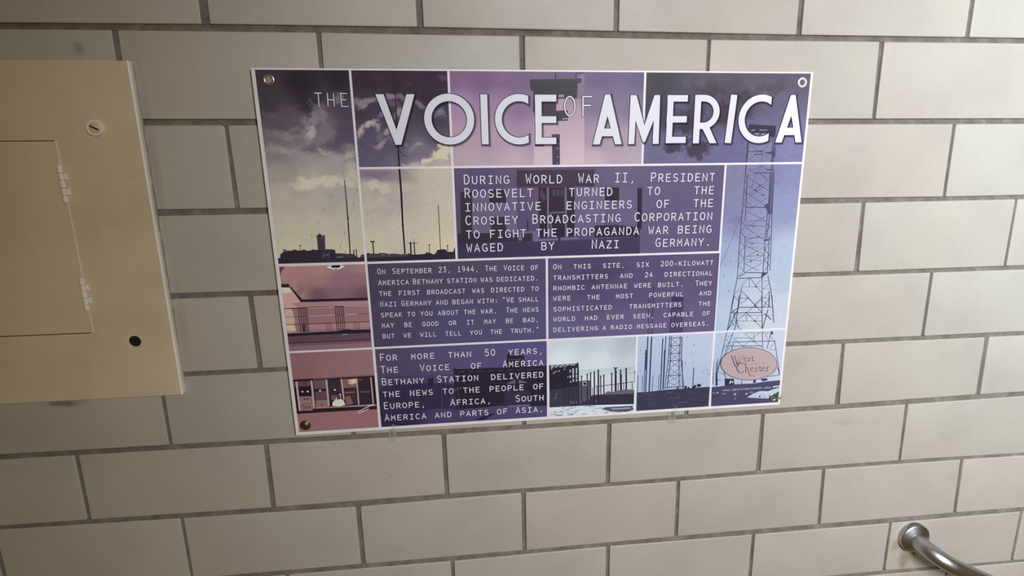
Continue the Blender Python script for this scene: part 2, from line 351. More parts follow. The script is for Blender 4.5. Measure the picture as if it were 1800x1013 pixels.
PRINTS = {
'station': ((5.8, 142.8, 2.5, 303.6), 1.0, [(14,13,(76,67,81)), (71,20,(55,46,56)), (130,16,(53,43,60)), (18,50,(79,70,85)), (77,49,(59,50,62)), (126,66,(84,75,92)), (23,83,(106,98,110)), (57,79,(114,104,121)), (108,79,(129,119,135)), (132,92,(92,81,105)), (15,108,(137,128,135)), (75,109,(147,138,149)), (121,118,(107,98,122)), (137,136,(151,142,151)), (17,130,(160,151,154)), (68,135,(184,176,180)), (111,140,(192,184,185)), (14,156,(193,184,181)), (74,157,(204,196,186)), (135,162,(207,200,188)), (19,192,(216,208,193)), (81,179,(211,203,188)), (115,189,(199,190,186)), (140,208,(209,203,186)), (22,237,(224,217,197)), (74,243,(222,216,196)), (128,244,(217,210,191)), (26,279,(233,227,199)), (107,281,(229,221,194))], [(76,96,7.7,18.9,10,(197,186,193),0.91,1), (72,79,6.8,10.2,-30,(156,145,158),0.78,1), (93,66,11.9,17,0,(159,150,164),0.715,1), (102,88,12,22.4,-15,(153,141,154),0.65,1), (42,100,28.8,6,5,(169,159,169),0.78,1), (27,119,25.4,7.8,3,(203,195,197),0.65,1), (96,123,11.2,5.2,15,(215,206,203),0.975,1.5), (120,134,30.5,7.9,-10,(191,183,186),0.65,1), (128,105,15.6,19.2,0,(98,87,113),0.78,1), (76,121,15.4,7,0,(120,110,129),0.78,1), (124,43,5.9,8.4,10,(141,131,145),0.91,1.3), (131,120,8.7,10.5,30,(162,152,161),0.78,1), (64,175,22.6,8.9,0,(246,240,218),0.78,1.5), (107,173,15.8,7.2,0,(235,228,208),0.78,1.5), (118,194,26.6,9.1,0,(199,190,193),0.91,1.2), (68,199,22.8,6.3,0,(216,207,203),0.78,1.2), (50,62,25.2,3.4,-20,(107,96,114),0.65,1), (24,70,25.1,4.2,15,(123,113,127),0.52,1), (134,153,10.5,17.9,10,(222,215,200),0.65,1), (95,37,16.9,8.3,-20,(76,66,84),0.65,1), (79,93,5.1,13.7,12,(210,201,198),0.7,1.5), (84,73,6.8,10.2,-20,(176,166,179),0.6,1.3), (55,90,11.8,4.3,-15,(160,151,160),0.6,1.2), (26,93,13.4,3.4,8,(163,154,161),0.6,1.2), (104,116,13.8,8.7,0,(91,80,107),0.5,1), (133,131,8.7,5.3,-30,(215,207,195),0.6,1.2), (82,169,17.4,7.1,0,(242,236,218),0.7,1.6), (104,167,14,6.3,0,(236,229,212),0.7,1.6), (125,173,10.6,7.2,0,(233,227,208),0.6,1.5), (86,199,31.7,4.5,0,(204,196,192),0.6,1.1)], [
(0,(59,51,68),[(4.2,302.5),(5.2,293.5),(9.7,292.7),(10.5,286.2),(13.7,285.3),(13.9,283),(16.1,283),(21.6,281.3),(38.5,281.3),(52.6,282.2),(69.7,281.3),(82.3,280.8),(90.3,280.8),(97,282.1),(97.3,287.8),(107.7,288.2),(113.1,289.1),(123.9,289.6),(127.5,290.7),(128.2,292.6),(131.6,295.6),(136.1,295.7),(143,295.5),(142.4,303.1)]),
(0,(74,65,84),[(70.2,258),(72.4,257.7),(72.4,255.3),(77.1,255.4),(77.3,257.6),(83.1,257.7),(81.8,280.7),(81.6,282.6),(70,282.3),(70.2,271)]),
(0,(59,51,67),[(69.3,257.6),(72.5,257.4),(72.4,255.3),(77.4,255.4),(77.3,257.6),(83.4,257.7),(83.3,259),(69.2,258.8)]),
(0,(194,183,183),[(79.5,261.1),(79.2,261.7),(78.5,261.9),(77.9,261.7),(77.7,261),(78,260.5),(78.7,260.2),(79.3,260.5)]),
(0,(66,59,71),[(14.7,279.2),(21.4,279.4),(19.7,281.9),(15.8,281.8)]),
(0,(65,58,70),[(30,279.7),(36.7,279.9),(35,282.4),(31.1,282.3)]),
(0,(64,57,69),[(44.5,280.1),(51.3,280.3),(49.6,282.8),(45.7,282.7)]),
(0,(64,56,68),[(59.6,280.6),(66.4,280.8),(64.7,283.3),(60.8,283.1)]),
(0,(92,84,106),[(75.9,286.2),(88.1,285.2),(87.1,295.6),(76.3,295.8)]),
(0,(60,51,70),[(78.9,292),(85.7,291.8),(85.4,295.6),(78.6,295.8)]),
(0,(60,51,70),[(79.6,284.9),(86.4,284.5),(86.1,288),(79.3,288.2)]),
(0,(75,63,84),[(98.5,289.8),(125.6,290.6),(125.2,295.4),(98,295.5)]),
(0,(138,125,138),[(98.6,293.6),(109,293.7),(108.9,295.1),(98.5,295.5)]),
(0.4,(103,96,90),[(75.1,250.5),(74.9,255.4)]),
(0.9,(78,67,70),[(42.9,273),(42.6,281.5)]),
(0,(78,67,70),[(40.2,272.9),(45.6,272.3),(45.3,273.8),(40.6,273.9)]),
(0.6,(54,43,51),[(112.5,283.5),(112.3,289.3)]),
(1.6,(54,42,50),[(126.7,283),(126.4,290.6)]),
(1.6,(53,42,50),[(130.8,281.7),(130.5,295.6)]),
(0,(86,78,77),[(136.3,293.8),(138.8,291),(141.1,290.9),(143.3,292.1),(143,295.9),(136.1,295.7)]),
(0,(53,42,50),[(121.5,168.4),(122.7,168.5),(122.8,232.9),(121.4,290.4),(119.6,290.3),(120.8,232.9)]),
(0.8,(114,103,103),[(120.3,158.3),(121.9,154.9)]),
(0.8,(114,104,104),[(109.2,177.6),(110.8,174.3)]),
(0.8,(115,105,105),[(97.6,197.5),(99.3,194.1)]),
(0.8,(116,106,105),[(85.5,217.5),(87.2,214.1)]),
(0.8,(117,106,106),[(74.1,237.7),(75.8,234.3)]),
(0.8,(118,107,107),[(61.6,258),(63.3,254.6)]),
(0.8,(112,102,102),[(131.9,209.3),(133.6,205.9)]),
(0.8,(112,102,101),[(139.7,187.8),(141.3,184.4)]),
(0.8,(113,103,102),[(123.1,231.7),(124.8,228.2)]),
(0.8,(113,103,103),[(114.3,254.9),(116,251.4)]),
(0.8,(114,104,104),[(105,278.5),(106.7,274.9)]),
(0.22,(193,185,175),[(122.3,155.2),(62.1,257.2)]),
(0.22,(189,181,171),[(142.9,182.4),(105.9,277.2)]),
(0.7,(151,139,138),[(130,183.6),(135.4,184.3)]),]),
'mast_top': ((146.5, 291.9, 2.5, 149.2), 0.9, [(165,12,(63,51,68)), (216,16,(58,46,61)), (277,15,(53,38,57)), (161,58,(79,68,85)), (204,66,(76,65,82)), (266,49,(52,39,57)), (166,101,(97,88,112)), (209,110,(99,90,114)), (273,75,(77,66,88)), (272,101,(93,84,111)), (154,140,(108,100,126)), (207,145,(119,112,139)), (244,128,(131,122,145)), (279,142,(174,165,168)), (243,150,(165,156,164))], [(161,52,13.8,5.9,-8,(167,156,169),0.9,1.5), (149,48,7.7,5.1,0,(151,139,155),0.8,1.5), (175,47,13.8,4.2,-10,(159,147,162),0.8,1.5), (204,41,13,4.2,5,(163,151,165),0.9,2), (220,41,8.7,4.2,20,(146,134,151),0.8,1.5), (203,51,12.2,6,0,(117,106,125),0.8,1.2), (250,54,10.6,5.1,38,(152,140,154),0.8,1.3), (154,94,5.2,11.3,25,(198,187,189),1,2), (168,83,12.2,5.2,-15,(204,193,194),1,2), (180,87,6.1,7.8,20,(180,169,177),0.9,1.5), (188,70,7.8,4.3,-40,(160,148,161),0.8,1.5), (166,107,14.9,14,10,(107,98,125),0.9,1.3), (182,101,5.3,10.5,0,(147,135,153),0.6,1.2), (194,95,6.1,5.2,0,(179,167,176),0.9,1.5), (184,114,12.3,3.5,-48,(169,158,169),0.9,1.5), (177,120,5.3,3.5,0,(162,151,166),0.7,1.5), (201,105,7.1,4.4,30,(145,134,153),0.6,1.2), (212,65,7.9,7.7,0,(177,166,175),0.8,1.5), (203,75,5.2,8.6,20,(155,144,159),0.6,1.3), (274,67,13.3,6.9,-35,(142,129,148),0.75,1.2), (281,64,5.3,8.7,0,(148,136,152),0.5,1.2), (241,115,9.8,2.7,-15,(180,169,176),0.8,1.5), (231,121,7.1,3.5,-30,(155,144,162),0.7,1.2), (222,114,4.4,3.5,0,(151,139,158),0.6,1.2), (285,125,14.5,8.1,0,(235,227,197),1,2), (278,133,16.3,8.1,0,(231,223,196),1,2), (254,140,18.1,5.4,-8,(232,224,196),1,1.6), (241,148,27.1,5.4,0,(209,200,190),0.9,1.2), (281,146,20,7.2,0,(207,199,183),0.9,1.3), (276,117,5.4,3.6,0,(222,214,194),0.9,2), (286,13,7.9,5.1,0,(102,90,107),0.7,1), (234,22,5.2,3.4,0,(84,72,90),0.5,1), (186,12,10.3,4.2,0,(82,70,85),0.5,1)], [
(1.7,(50,39,62),[(211.4,3.1),(209.4,79.8)]),
(2.9,(51,40,60),[(209.7,76),(208.9,154.3)]),
(1.1,(70,61,76),[(211,123.6),(217.2,131.5),(224.6,133),(210.8,132.8)]),
(0.8,(87,77,95),[(211.2,126.1),(218.4,132.5)]),]),
'mast_bottom': ((146.5, 291.9, 152.8, 303.6), 1.1, [(153,158,(147,135,153)), (179,158,(154,143,155)), (206,163,(169,158,165)), (260,159,(217,208,187)), (287,164,(214,206,187)), (151,181,(208,200,184)), (204,186,(208,199,187)), (194,209,(207,196,191)), (258,191,(218,209,190)), (157,217,(215,208,189)), (275,229,(220,211,190)), (200,246,(223,215,195)), (153,273,(226,220,196)), (272,286,(231,223,193))], [(177,161,23.2,5.4,4,(137,125,150),0.85,1.2), (196,169,12.5,4.5,0,(157,146,163),0.6,1), (194,200,19.9,12,0,(202,191,191),0.75,1.2), (182,188,10.8,7.3,0,(233,224,203),0.7,1.5), (174,201,7.2,7.3,0,(219,210,196),0.7,1.5), (259,182,23.8,9.2,0,(208,198,193),0.55,1.2), (207,215,27.3,4.6,0,(198,187,189),0.55,1.2), (165,176,12.5,7.2,0,(235,228,200),0.6,1.4), (173,179,17.9,5.4,0,(234,227,204),0.6,1.5), (176,222,27.2,7.4,0,(196,188,185),0.4,1), (223,182,12.7,9.1,0,(225,216,200),0.5,1.4)], [
(0,(49,35,42),[(207.3,149.3),(210.5,149.3),(211,189.6),(209.9,243.3),(210.1,292.5),(207.6,292.4),(207.1,243.2),(207.8,189.6)]),
(1.1,(82,71,72),[(205.4,244.4),(210.7,244.1)]),
(1.2,(53,43,47),[(267.7,212.2),(267.7,287.3)]),
(0,(52,43,61),[(145.6,303.7),(146.7,289.8),(149.5,288.5),(152.6,290),(158.5,290.2),(164.9,290.7),(167.3,289.5),(171.4,289.9),(174.2,289.4),(181.4,291.4),(189.8,291.1),(197.1,291.8),(202.6,293),(205.4,292.1),(210.9,293.2),(214.8,291.4),(221.1,293.7),(231.4,293.7),(241.7,293.2),(243.8,290.4),(251.2,292),(253.9,293.6),(255.7,294.6),(260.1,291.8),(261.7,287.5),(268.4,286.2),(275.9,286.2),(278.5,290.9),(288.9,290.7),(290.1,285.9),(292.2,284.5),(291.6,304.5)]),
(0,(78,70,90),[(147.5,291.3),(189.7,292.1),(215.5,294.3),(215.4,296.8),(147,297)]),
(0,(147,138,142),[(170.3,292),(176.3,292.2),(176.2,293.3),(170.3,293.1)]),
(0,(128,118,126),[(181.8,292.8),(184.1,292.9),(183.5,294.8),(181.7,294.7)]),
(1.9,(56,44,54),[(158.1,269.7),(158.3,291.6)]),
(0,(55,43,53),[(154.2,270),(155.2,268.2),(157.9,269.5),(160.2,268.1),(161.6,271.2),(154.5,271.3)]),
(2.4,(52,40,50),[(219.2,273.3),(218.8,293.5)]),
(1.8,(52,39,49),[(224.9,273.4),(224.9,293.7)]),
(0.9,(52,39,49),[(213.5,274.5),(230.7,274.5)]),
(0,(52,39,49),[(220.2,273.5),(219.7,274.4),(218.6,274.8),(217.6,274.4),(217.2,273.4),(217.7,272.5),(218.8,272.1),(219.8,272.5)]),
(0,(52,39,49),[(226.4,273.9),(226,274.8),(225.1,275.1),(224.2,274.7),(223.8,273.9),(224.3,273.1),(225.2,272.8),(226.1,273.1)]),
(0.5,(143,131,122),[(223.1,266.2),(223.1,272.9)]),
(0.5,(142,131,122),[(225.8,266.3),(225.8,273)]),
(1.2,(67,55,59),[(249.6,278),(249.1,292.5)]),
(0,(66,55,59),[(248,277.4),(252,277.3),(250.9,279.2),(248.6,279.1)]),
(1.3,(65,53,56),[(279.5,279.3),(279.2,290.9)]),
(0,(64,53,56),[(277.9,279.3),(281.7,278.9),(280.7,280.8),(278.5,280.7)]),
(0.6,(182,173,160),[(193.8,286.4),(193.6,291.3)]),
(0.6,(178,170,157),[(228.6,286),(228.3,291.8)]),
(0.25,(193,185,171),[(221.9,266.6),(292,263.9)]),
(0.3,(197,188,174),[(221.4,260),(231.4,239.4)]),
(0.7,(156,147,143),[(148.4,165.8),(149.3,163.9)]),
(0.7,(153,144,140),[(170.8,214.4),(171.7,212.4)]),
(0.7,(151,141,137),[(201,249.3),(201.9,247.3)]),
(0.7,(150,141,136),[(202.4,228.1),(203.4,226)]),
(0.7,(146,137,132),[(246.7,212.4),(247.6,210.4)]),
(0.7,(148,139,134),[(224.8,172.2),(225.7,170.2)]),
(0.7,(151,142,137),[(199.2,159.7),(200.2,157.8)]),
(0.7,(151,142,138),[(192.7,173.1),(193.7,171.1)]),
(0.7,(154,145,141),[(160.3,233.8),(161.2,231.7)]),]),
'tower': ((295.6, 608.2, 2.5, 149.2), 2, [(303,13,(137,107,140)), (347,17,(126,99,132)), (419,16,(120,97,129)), (484,10,(109,87,125)), (539,10,(103,85,123)), (601,9,(99,85,123)), (310,49,(174,147,185)), (355,58,(168,137,175)), (410,58,(142,115,153)), (531,49,(126,110,144)), (597,58,(125,114,145)), (308,102,(192,166,184)), (363,102,(190,165,183)), (418,93,(175,148,177)), (531,103,(170,150,171)), (589,112,(178,158,176)), (316,142,(200,180,193)), (390,143,(202,183,196)), (522,144,(207,184,196)), (590,145,(186,169,186))], [(303,24,14.2,18.8,0,(150,114,164),0.5,1), (383,23,12.7,12,0,(119,90,136),0.5,1)], [
(0,(135,113,143),[(497.9,11.3),(509.8,3.9),(510,46.1),(497.1,46.2)]),
(0,(169,143,166),[(438.4,44.3),(510,44.2),(510.1,52.1),(438.3,52.1)]),
(0,(175,150,171),[(435.4,51.5),(510.1,51.5),(510.2,59.4),(435.4,59.4)]),
(0,(181,156,176),[(432.5,58.8),(510.1,58.8),(510.2,66.8),(432.4,66.7)]),
(0,(186,161,180),[(429.6,66.1),(510.2,66.2),(510.3,74.2),(429.5,74)]),
(0,(190,166,184),[(427,73.4),(510.3,73.6),(510.4,81.6),(426.9,81.4)]),
(0,(195,171,188),[(426.9,80.8),(510.4,81),(510.5,89.1),(426.8,88.8)]),
(0,(199,175,191),[(426.9,88.2),(510.5,88.5),(510.5,96.6),(426.8,96.2)]),
(0,(202,179,194),[(426.8,95.6),(510.5,96),(510.6,104.1),(426.7,103.6)]),
(0,(206,183,197),[(426.7,103),(510.6,103.5),(510.7,111.6),(426.6,111.1)]),
(0,(209,186,199),[(426.6,110.5),(510.7,111),(510.8,119.2),(426.5,118.6)]),
(0,(212,189,202),[(426.5,118),(510.8,118.6),(510.9,126.8),(426.4,126.1)]),
(0,(215,192,204),[(426.4,125.5),(510.9,126.2),(511,134.5),(426.3,133.6)]),
(0,(217,194,206),[(426.4,133),(510.9,133.8),(511,142.1),(426.3,141.2)]),
(0,(219,197,207),[(426.3,140.6),(511,141.5),(511.1,149.8),(426.2,148.8)]),
(0,(40,35,45),[(421.4,14.2),(505.1,12.4),(504.1,18.5),(498.4,20.5),(498.4,26.7),(497.7,43.2),(427.1,43.9),(426.3,31.2),(422.2,30.8)]),
(0,(50,44,56),[(421.4,14.2),(505.1,12.4),(504.5,17),(421.5,18.9)]),
(0,(166,146,163),[(467.1,37.6),(476.6,37.6),(476.6,41.5),(467.1,41.5)]),
(0,(54,44,63),[(426.1,43.9),(477.4,43.8),(475.4,44.6),(464,44.6),(464,64.8),(425.9,65.7)]),
(0,(188,162,180),[(464,44.3),(476.6,44.2),(476.6,61.9),(464,62.8)]),
(0,(53,41,62),[(442.3,63.4),(482.7,61.9),(483.3,78.1),(464,78.8),(442.3,73.6)]),
(0,(194,171,182),[(473.3,74.7),(482.7,74.5),(482.7,76.1),(473.3,76.1)]),
(0,(201,176,191),[(440.2,71.7),(464,71.7),(463.9,99.6),(440,101.4)]),
(0,(68,52,79),[(456.2,99.9),(469.6,99.6),(470,149.1),(457.5,149)]),
(0,(132,118,140),[(463.9,121.7),(467.9,121.8),(467.9,123.6),(463.9,123.5)]),
(0,(132,117,140),[(463.9,113.6),(467.9,113.7),(467.9,115.5),(463.9,115.4)]),
(0,(133,118,141),[(463.9,134.9),(467.9,135),(467.9,136.8),(463.9,136.8)]),
(0,(132,118,141),[(463.9,145.2),(467.9,145.2),(467.9,147.1),(463.9,147)]),
(2.2,(50,43,62),[(462.7,3.8),(463,13.4)]),
(1.8,(49,42,57),[(495.8,5.1),(496,12)]),
(1.6,(49,42,56),[(495.8,4.4),(509.6,3.9)]),]),
'tower_top': ((611.9, 895.7, 2.5, 149.2), 1.6, [(625,13,(48,44,54)), (721,16,(87,79,93)), (800,13,(94,85,99)), (881,12,(92,85,100)), (627,67,(56,46,79)), (695,58,(74,67,96)), (773,49,(78,68,88)), (865,58,(101,95,120)), (629,124,(108,103,137)), (679,139,(113,108,144)), (760,133,(108,105,146)), (808,105,(108,105,141)), (872,124,(127,127,167)), (890,96,(117,114,150))], [(672,83,29.7,22.1,0,(48,35,52),0.85,1.6), (662,124,14.9,8.4,10,(62,53,72),0.95,3), (705,126,22.1,11.3,0,(63,53,72),0.95,3), (710,139,7.1,6.6,0,(66,57,74),0.95,3), (692,132,8,5.7,0,(65,56,77),0.9,3), (692,72,19.8,25.8,0,(54,41,58),0.85,1.5), (719,90,9,16.7,0,(64,54,71),0.7,1.5), (746,69,14,15.7,0,(61,50,62),0.95,2.5), (765,72,6,7.4,0,(67,57,70),0.8,2), (779,43,24.1,11,0,(65,55,66),0.8,1.5), (793,63,8.1,12.9,-20,(69,59,74),0.7,1.5), (722,31,39.5,12.6,0,(56,47,63),0.6,1), (832,26,30.4,10.9,0,(71,64,76),0.6,1), (670,51,19.6,7.2,15,(100,94,130),0.6,1.2), (715,67,6.9,12.8,0,(110,104,137),0.5,1.2), (638,58,15.6,27.2,0,(41,38,58),0.5,1), (678,20,5.8,7.1,0,(90,83,103),0.4,1), (818,42,5.1,9.2,0,(110,104,131),0.5,1.2)], [
(0,(127,128,161),[(795.7,115.8),(837.5,116.1),(835.7,153.1),(796.6,152.6)]),
(1.6,(70,68,95),[(793.5,115.7),(793.3,144.5)]),
(1.6,(70,68,94),[(795.2,115.8),(795,139.7)]),
(1.6,(70,69,95),[(794.3,139.7),(794.1,175.3)]),
(1.6,(69,68,93),[(842.7,116.1),(844.6,140.2)]),
(1.6,(70,68,93),[(838.9,116.1),(841,153.1)]),
(1.6,(70,68,93),[(841.1,117.7),(842.7,153.1)]),
(1.3,(70,69,95),[(797.9,168.8),(798.3,205)]),
(1.3,(70,69,95),[(793.3,176.1),(794,238.3)]),
(1.3,(70,69,95),[(797.5,170.5),(800.2,238.5)]),
(1.3,(70,68,93),[(846.2,171.1),(849.2,239.5)]),
(1.3,(70,68,94),[(840.1,153.1),(842.9,239.4)]),
(1.3,(70,68,94),[(838.7,166.1),(842,239.4)]),
(1.3,(70,69,95),[(793,144.5),(794.1,175.3)]),
(1.3,(70,68,93),[(842.7,153.1),(846.4,172.8)]),
(0.6,(70,68,94),[(797.2,118.9),(831,140.1)]),
(0.6,(70,68,94),[(832.6,119.2),(798.4,142.9)]),
(0.6,(70,69,94),[(798.4,142.9),(834.9,162.8)]),
(0.6,(70,69,94),[(840.5,148.2),(798.5,165.6)]),
(0.6,(70,69,95),[(798,159.1),(810.9,167.4)]),
(0.6,(70,69,94),[(823.1,128.7),(817.7,165.8)]),
(0.6,(70,69,94),[(800.2,175.4),(840,199.1)]),
(0.6,(70,69,94),[(838.2,179.2),(800.1,205)]),
(0.6,(70,69,94),[(799.6,188.5),(828.3,205.5)]),
(0.6,(70,69,94),[(800.7,201.7),(835.3,224.1)]),
(0.6,(70,69,94),[(839.2,209.1),(804.1,231.8)]),
(0.6,(70,68,94),[(817.7,165.8),(836.4,179.2)]),
(0.6,(70,69,95),[(801.2,218.4),(812.4,226.1)]),
(0.6,(70,69,95),[(799.1,172.1),(817.8,167.5)]),
(0.6,(70,69,94),[(814.3,167.4),(806.1,193.6)]),
(0.6,(70,68,94),[(819.4,165.9),(834.8,180.8)]),
(0.6,(70,69,94),[(837,185.8),(803.9,208.4)]),
(1.4,(70,69,94),[(809,166.5),(838.8,167.4)]),
(1.4,(70,68,94),[(796.5,130.9),(821.4,130)]),
(1.4,(70,68,94),[(806.4,135.8),(818.5,135.4)]),
(1.4,(70,69,94),[(800.1,226.7),(840.9,227.5)]),
(0,(70,68,94),[(825.2,132.8),(838.8,130.5),(844.1,131.3),(844.1,140.2),(838.4,134.5),(832.3,135.2)]),
(0,(70,68,94),[(832.1,160.8),(845.2,161),(844.6,162.9),(832.3,162.8)]),
(0,(76,75,98),[(833.5,224),(843.5,217.5),(847.3,219.3),(848.5,232.8),(841.9,237.7),(835.6,227.4)]),
(0,(96,95,125),[(839.6,166.1),(844.9,166.2),(848.3,239.5),(843.8,239.4)]),
(0.9,(70,68,94),[(839.3,172.7),(845.6,182.6)]),
(0.9,(70,68,94),[(845.6,182.6),(840.8,192.5)]),
(0.9,(70,68,93),[(840.8,192.5),(847.1,202.5)]),
(0.9,(70,68,93),[(847.1,202.5),(842.3,214.1)]),
(0.6,(70,69,95),[(794.4,178.6),(799,188.5)]),
(0.6,(70,69,95),[(799,188.5),(794.6,198.3)]),
(0.6,(70,69,95),[(794.6,198.3),(799.5,208.3)]),
(0.6,(70,69,95),[(799.5,208.3),(795.2,219.9)]),
(0.6,(70,69,95),[(795.2,219.9),(800.4,230.1)]),
(0,(70,68,94),[(822.5,130),(821.7,130.8),(819.8,131.1),(817.8,130.8),(816.9,130),(817.7,129.2),(819.6,128.9),(821.6,129.2)]),
(0,(70,68,94),[(820.4,135.6),(819.6,136.4),(817.7,136.7),(815.7,136.4),(814.8,135.6),(815.6,134.8),(817.5,134.5),(819.5,134.8)]),
(0,(70,69,94),[(825.7,188.9),(825,189.7),(823,190),(821,189.7),(820.1,188.8),(820.8,188),(822.8,187.7),(824.8,188.1)]),
(0,(70,69,94),[(818,197.1),(817.2,197.9),(815.3,198.2),(813.3,197.8),(812.4,197),(813.1,196.2),(815.1,195.9),(817.1,196.2)]),
(0,(70,68,94),[(832,205.6),(831.2,206.4),(829.3,206.7),(827.2,206.3),(826.3,205.5),(827.1,204.7),(829,204.4),(831.1,204.8)]),
(0.5,(122,121,159),[(788.9,112.5),(779.6,146),(773.3,175),(758.9,214.2)]),
(0,(53,51,66),[(793.5,85),(841.7,87.9),(842.6,106.5),(836.7,108.1),(830.9,101.7),(803.6,103.1),(792.1,92.9)]),
(0,(138,139,166),[(797.7,94.5),(805.3,93.4),(804.6,95.6),(798.7,96.5)]),
(0,(137,138,165),[(812.2,94.1),(826.8,94.1),(826.9,95.7),(812.3,95.6)]),
(0,(138,139,166),[(803.3,100),(813.5,99.3),(812.1,102.4),(805.2,102.4)]),
(0,(137,138,165),[(815.3,100.1),(825.6,100.1),(822.4,102.9),(816.4,102.9)]),
(0,(98,96,124),[(837.4,106.5),(843.5,106.5),(843.1,124.1),(838.2,124.1)]),]),
'text_one': ((295.6, 755.2, 152.8, 303.6), 4, [(301,155,(99,87,119)), (338,288,(91,78,112)), (389,157,(102,87,119)), (484,158,(93,81,113)), (581,159,(102,92,123)), (616,296,(100,90,126)), (681,160,(110,99,127)), (741,161,(113,103,129)), (687,288,(106,97,129)), (342,184,(92,78,124)), (485,293,(85,74,114))], [], [
(0,(101,89,124),[(610.6,154.6),(774.4,147),(766.4,305.2),(611.5,306.4)]),
(0,(114,102,136),[(323.3,193.1),(398.2,185.4),(396.6,273.4),(320.7,263.9)]),
(0,(63,45,71),[(397.8,157),(528.5,157.7),(528.9,185.8),(397.6,185.1)]),
(0,(60,47,68),[(304.4,191.9),(323.4,191.3),(321.6,265.7),(302.5,267.1)]),
(0,(54,39,62),[(352.1,189.2),(379.1,188.4),(379.2,210.3),(351.5,210.7)]),
(0,(57,45,66),[(353.5,234.3),(379,233.6),(378.4,261.7),(353,261.9)]),
(0,(47,31,54),[(433.7,186),(494.4,186.1),(495,270.4),(434.7,271.6)]),
(0,(121,109,146),[(447.8,186.3),(451.1,186.3),(451.4,271.1),(448,271.4)]),
(0,(119,107,143),[(477.8,186.7),(481.1,186.8),(482.1,271.9),(478.7,272.2)]),
(0,(113,101,137),[(453.7,227.4),(476.9,227),(476.9,229.7),(453.6,230.1)]),
(0,(106,93,130),[(452.7,230.1),(456.1,230.2),(455.9,269.3),(452.9,269.2)]),
(0,(77,64,100),[(436.4,191.5),(441.5,191.6),(441.4,202.4),(436.3,202.3)]),
(0,(77,65,101),[(440,197),(445.1,197.1),(445.1,208),(439.9,207.9)]),
(0,(75,62,98),[(457.5,190),(462.6,190.1),(462.6,201),(457.5,200.9)]),
(0,(74,62,98),[(463.9,190.5),(469.1,190.6),(469.1,201.5),(463.9,201.4)]),
(0,(74,61,97),[(471.3,190.3),(476.5,190.3),(476.5,201.3),(471.3,201.2)]),
(0,(110,97,135),[(495.4,186.1),(545.8,186.9),(547.1,254.7),(495.8,257.2)]),
(0,(39,26,46),[(546.8,187.9),(571.3,188.3),(571.9,210.4),(547.2,210.3)]),
(0,(106,94,131),[(571.3,188.3),(602.7,189.7),(604.8,254.2),(573,253.4)]),
(0,(42,26,49),[(602.7,189.7),(611.2,189.8),(612.8,260.1),(605,259.9)]),
(0,(47,33,54),[(529.9,252.4),(566.2,252.3),(609.8,258.1),(609.4,273.4),(530.2,273.2)]),
(0,(58,46,66),[(297.3,260.5),(396.8,261.2),(422.7,261.9),(422.6,276.9),(297.6,276.2)]),
(0,(118,106,145),[(398.7,260.3),(422.8,259.1),(433.9,259.4),(433.8,274.4),(398.8,274.9)]),
(0,(55,42,63),[(404.2,263.3),(422.7,262.8),(422.6,276.9),(405.8,277)]),
(0,(125,113,148),[(423.5,273.7),(502.6,272.5),(502.6,274.7),(423.5,276.9)]),
(0,(67,55,89),[(297.6,276.2),(471.4,278.2),(610.3,273.4),(610.8,304.4),(296.5,302.3)]),
(2,(54,40,61),[(414.7,239.4),(415,258.9)]),
(3.4,(52,39,60),[(468.5,267.8),(469.1,278.2)]),]),
'tower_mid': ((759, 895.7, 152.8, 453.8), 2, [(767,161,(129,126,160)), (824,162,(129,128,165)), (887,163,(134,135,172)), (772,230,(130,131,167)), (790,261,(140,143,178)), (883,232,(143,150,185)), (772,301,(159,175,202)), (885,304,(174,189,209)), (772,364,(173,194,215)), (890,347,(172,191,209)), (833,388,(190,203,216)), (897,412,(193,202,215)), (777,440,(182,202,221)), (838,443,(201,210,220)), (900,451,(200,207,218))], [(784,248,16.9,9.1,0,(122,119,155),0.6,1), (774,191,12.5,9.8,0,(123,120,154),0.5,1), (888,381,26.8,4.4,0,(170,184,205),0.6,1.2), (874,192,21.3,13.9,0,(135,138,179),0.4,1)], [
(0,(127,128,161),[(795.7,115.8),(837.5,116.1),(835.7,153.1),(796.6,152.6)]),
(1.6,(70,69,95),[(793.5,115.7),(793.3,144.5)]),
(1.6,(70,69,95),[(795.2,115.8),(795,139.7)]),
(1.6,(70,69,95),[(794.3,139.7),(794.1,175.3)]),
(1.6,(70,68,94),[(842.7,116.1),(844.6,140.2)]),
(1.6,(70,68,94),[(838.9,116.1),(841,153.1)]),
(1.6,(70,68,94),[(841.1,117.7),(842.7,153.1)]),
(1.3,(71,69,95),[(797.9,168.8),(798.3,205)]),
(1.3,(71,70,96),[(793.3,176.1),(794,238.3)]),
(1.3,(71,70,96),[(797.5,170.5),(800.2,238.5)]),
(1.3,(71,69,94),[(846.2,171.1),(849.2,239.5)]),
(1.3,(70,69,94),[(840.1,153.1),(842.9,239.4)]),
(1.3,(71,69,94),[(838.7,166.1),(842,239.4)]),
(1.3,(70,69,95),[(793,144.5),(794.1,175.3)]),
(1.3,(70,68,94),[(842.7,153.1),(846.4,172.8)]),
(0.6,(70,69,94),[(797.2,118.9),(831,140.1)]),
(0.6,(70,69,94),[(832.6,119.2),(798.4,142.9)]),
(0.6,(70,69,94),[(798.4,142.9),(834.9,162.8)]),
(0.6,(70,69,94),[(840.5,148.2),(798.5,165.6)]),
(0.6,(70,69,95),[(798,159.1),(810.9,167.4)]),
(0.6,(70,69,94),[(823.1,128.7),(817.7,165.8)]),
(0.6,(70,69,94),[(800.2,175.4),(840,199.1)]),
(0.6,(70,69,95),[(838.2,179.2),(800.1,205)]),
(0.6,(71,69,95),[(799.6,188.5),(828.3,205.5)]),
(0.6,(71,70,95),[(800.7,201.7),(835.3,224.1)]),
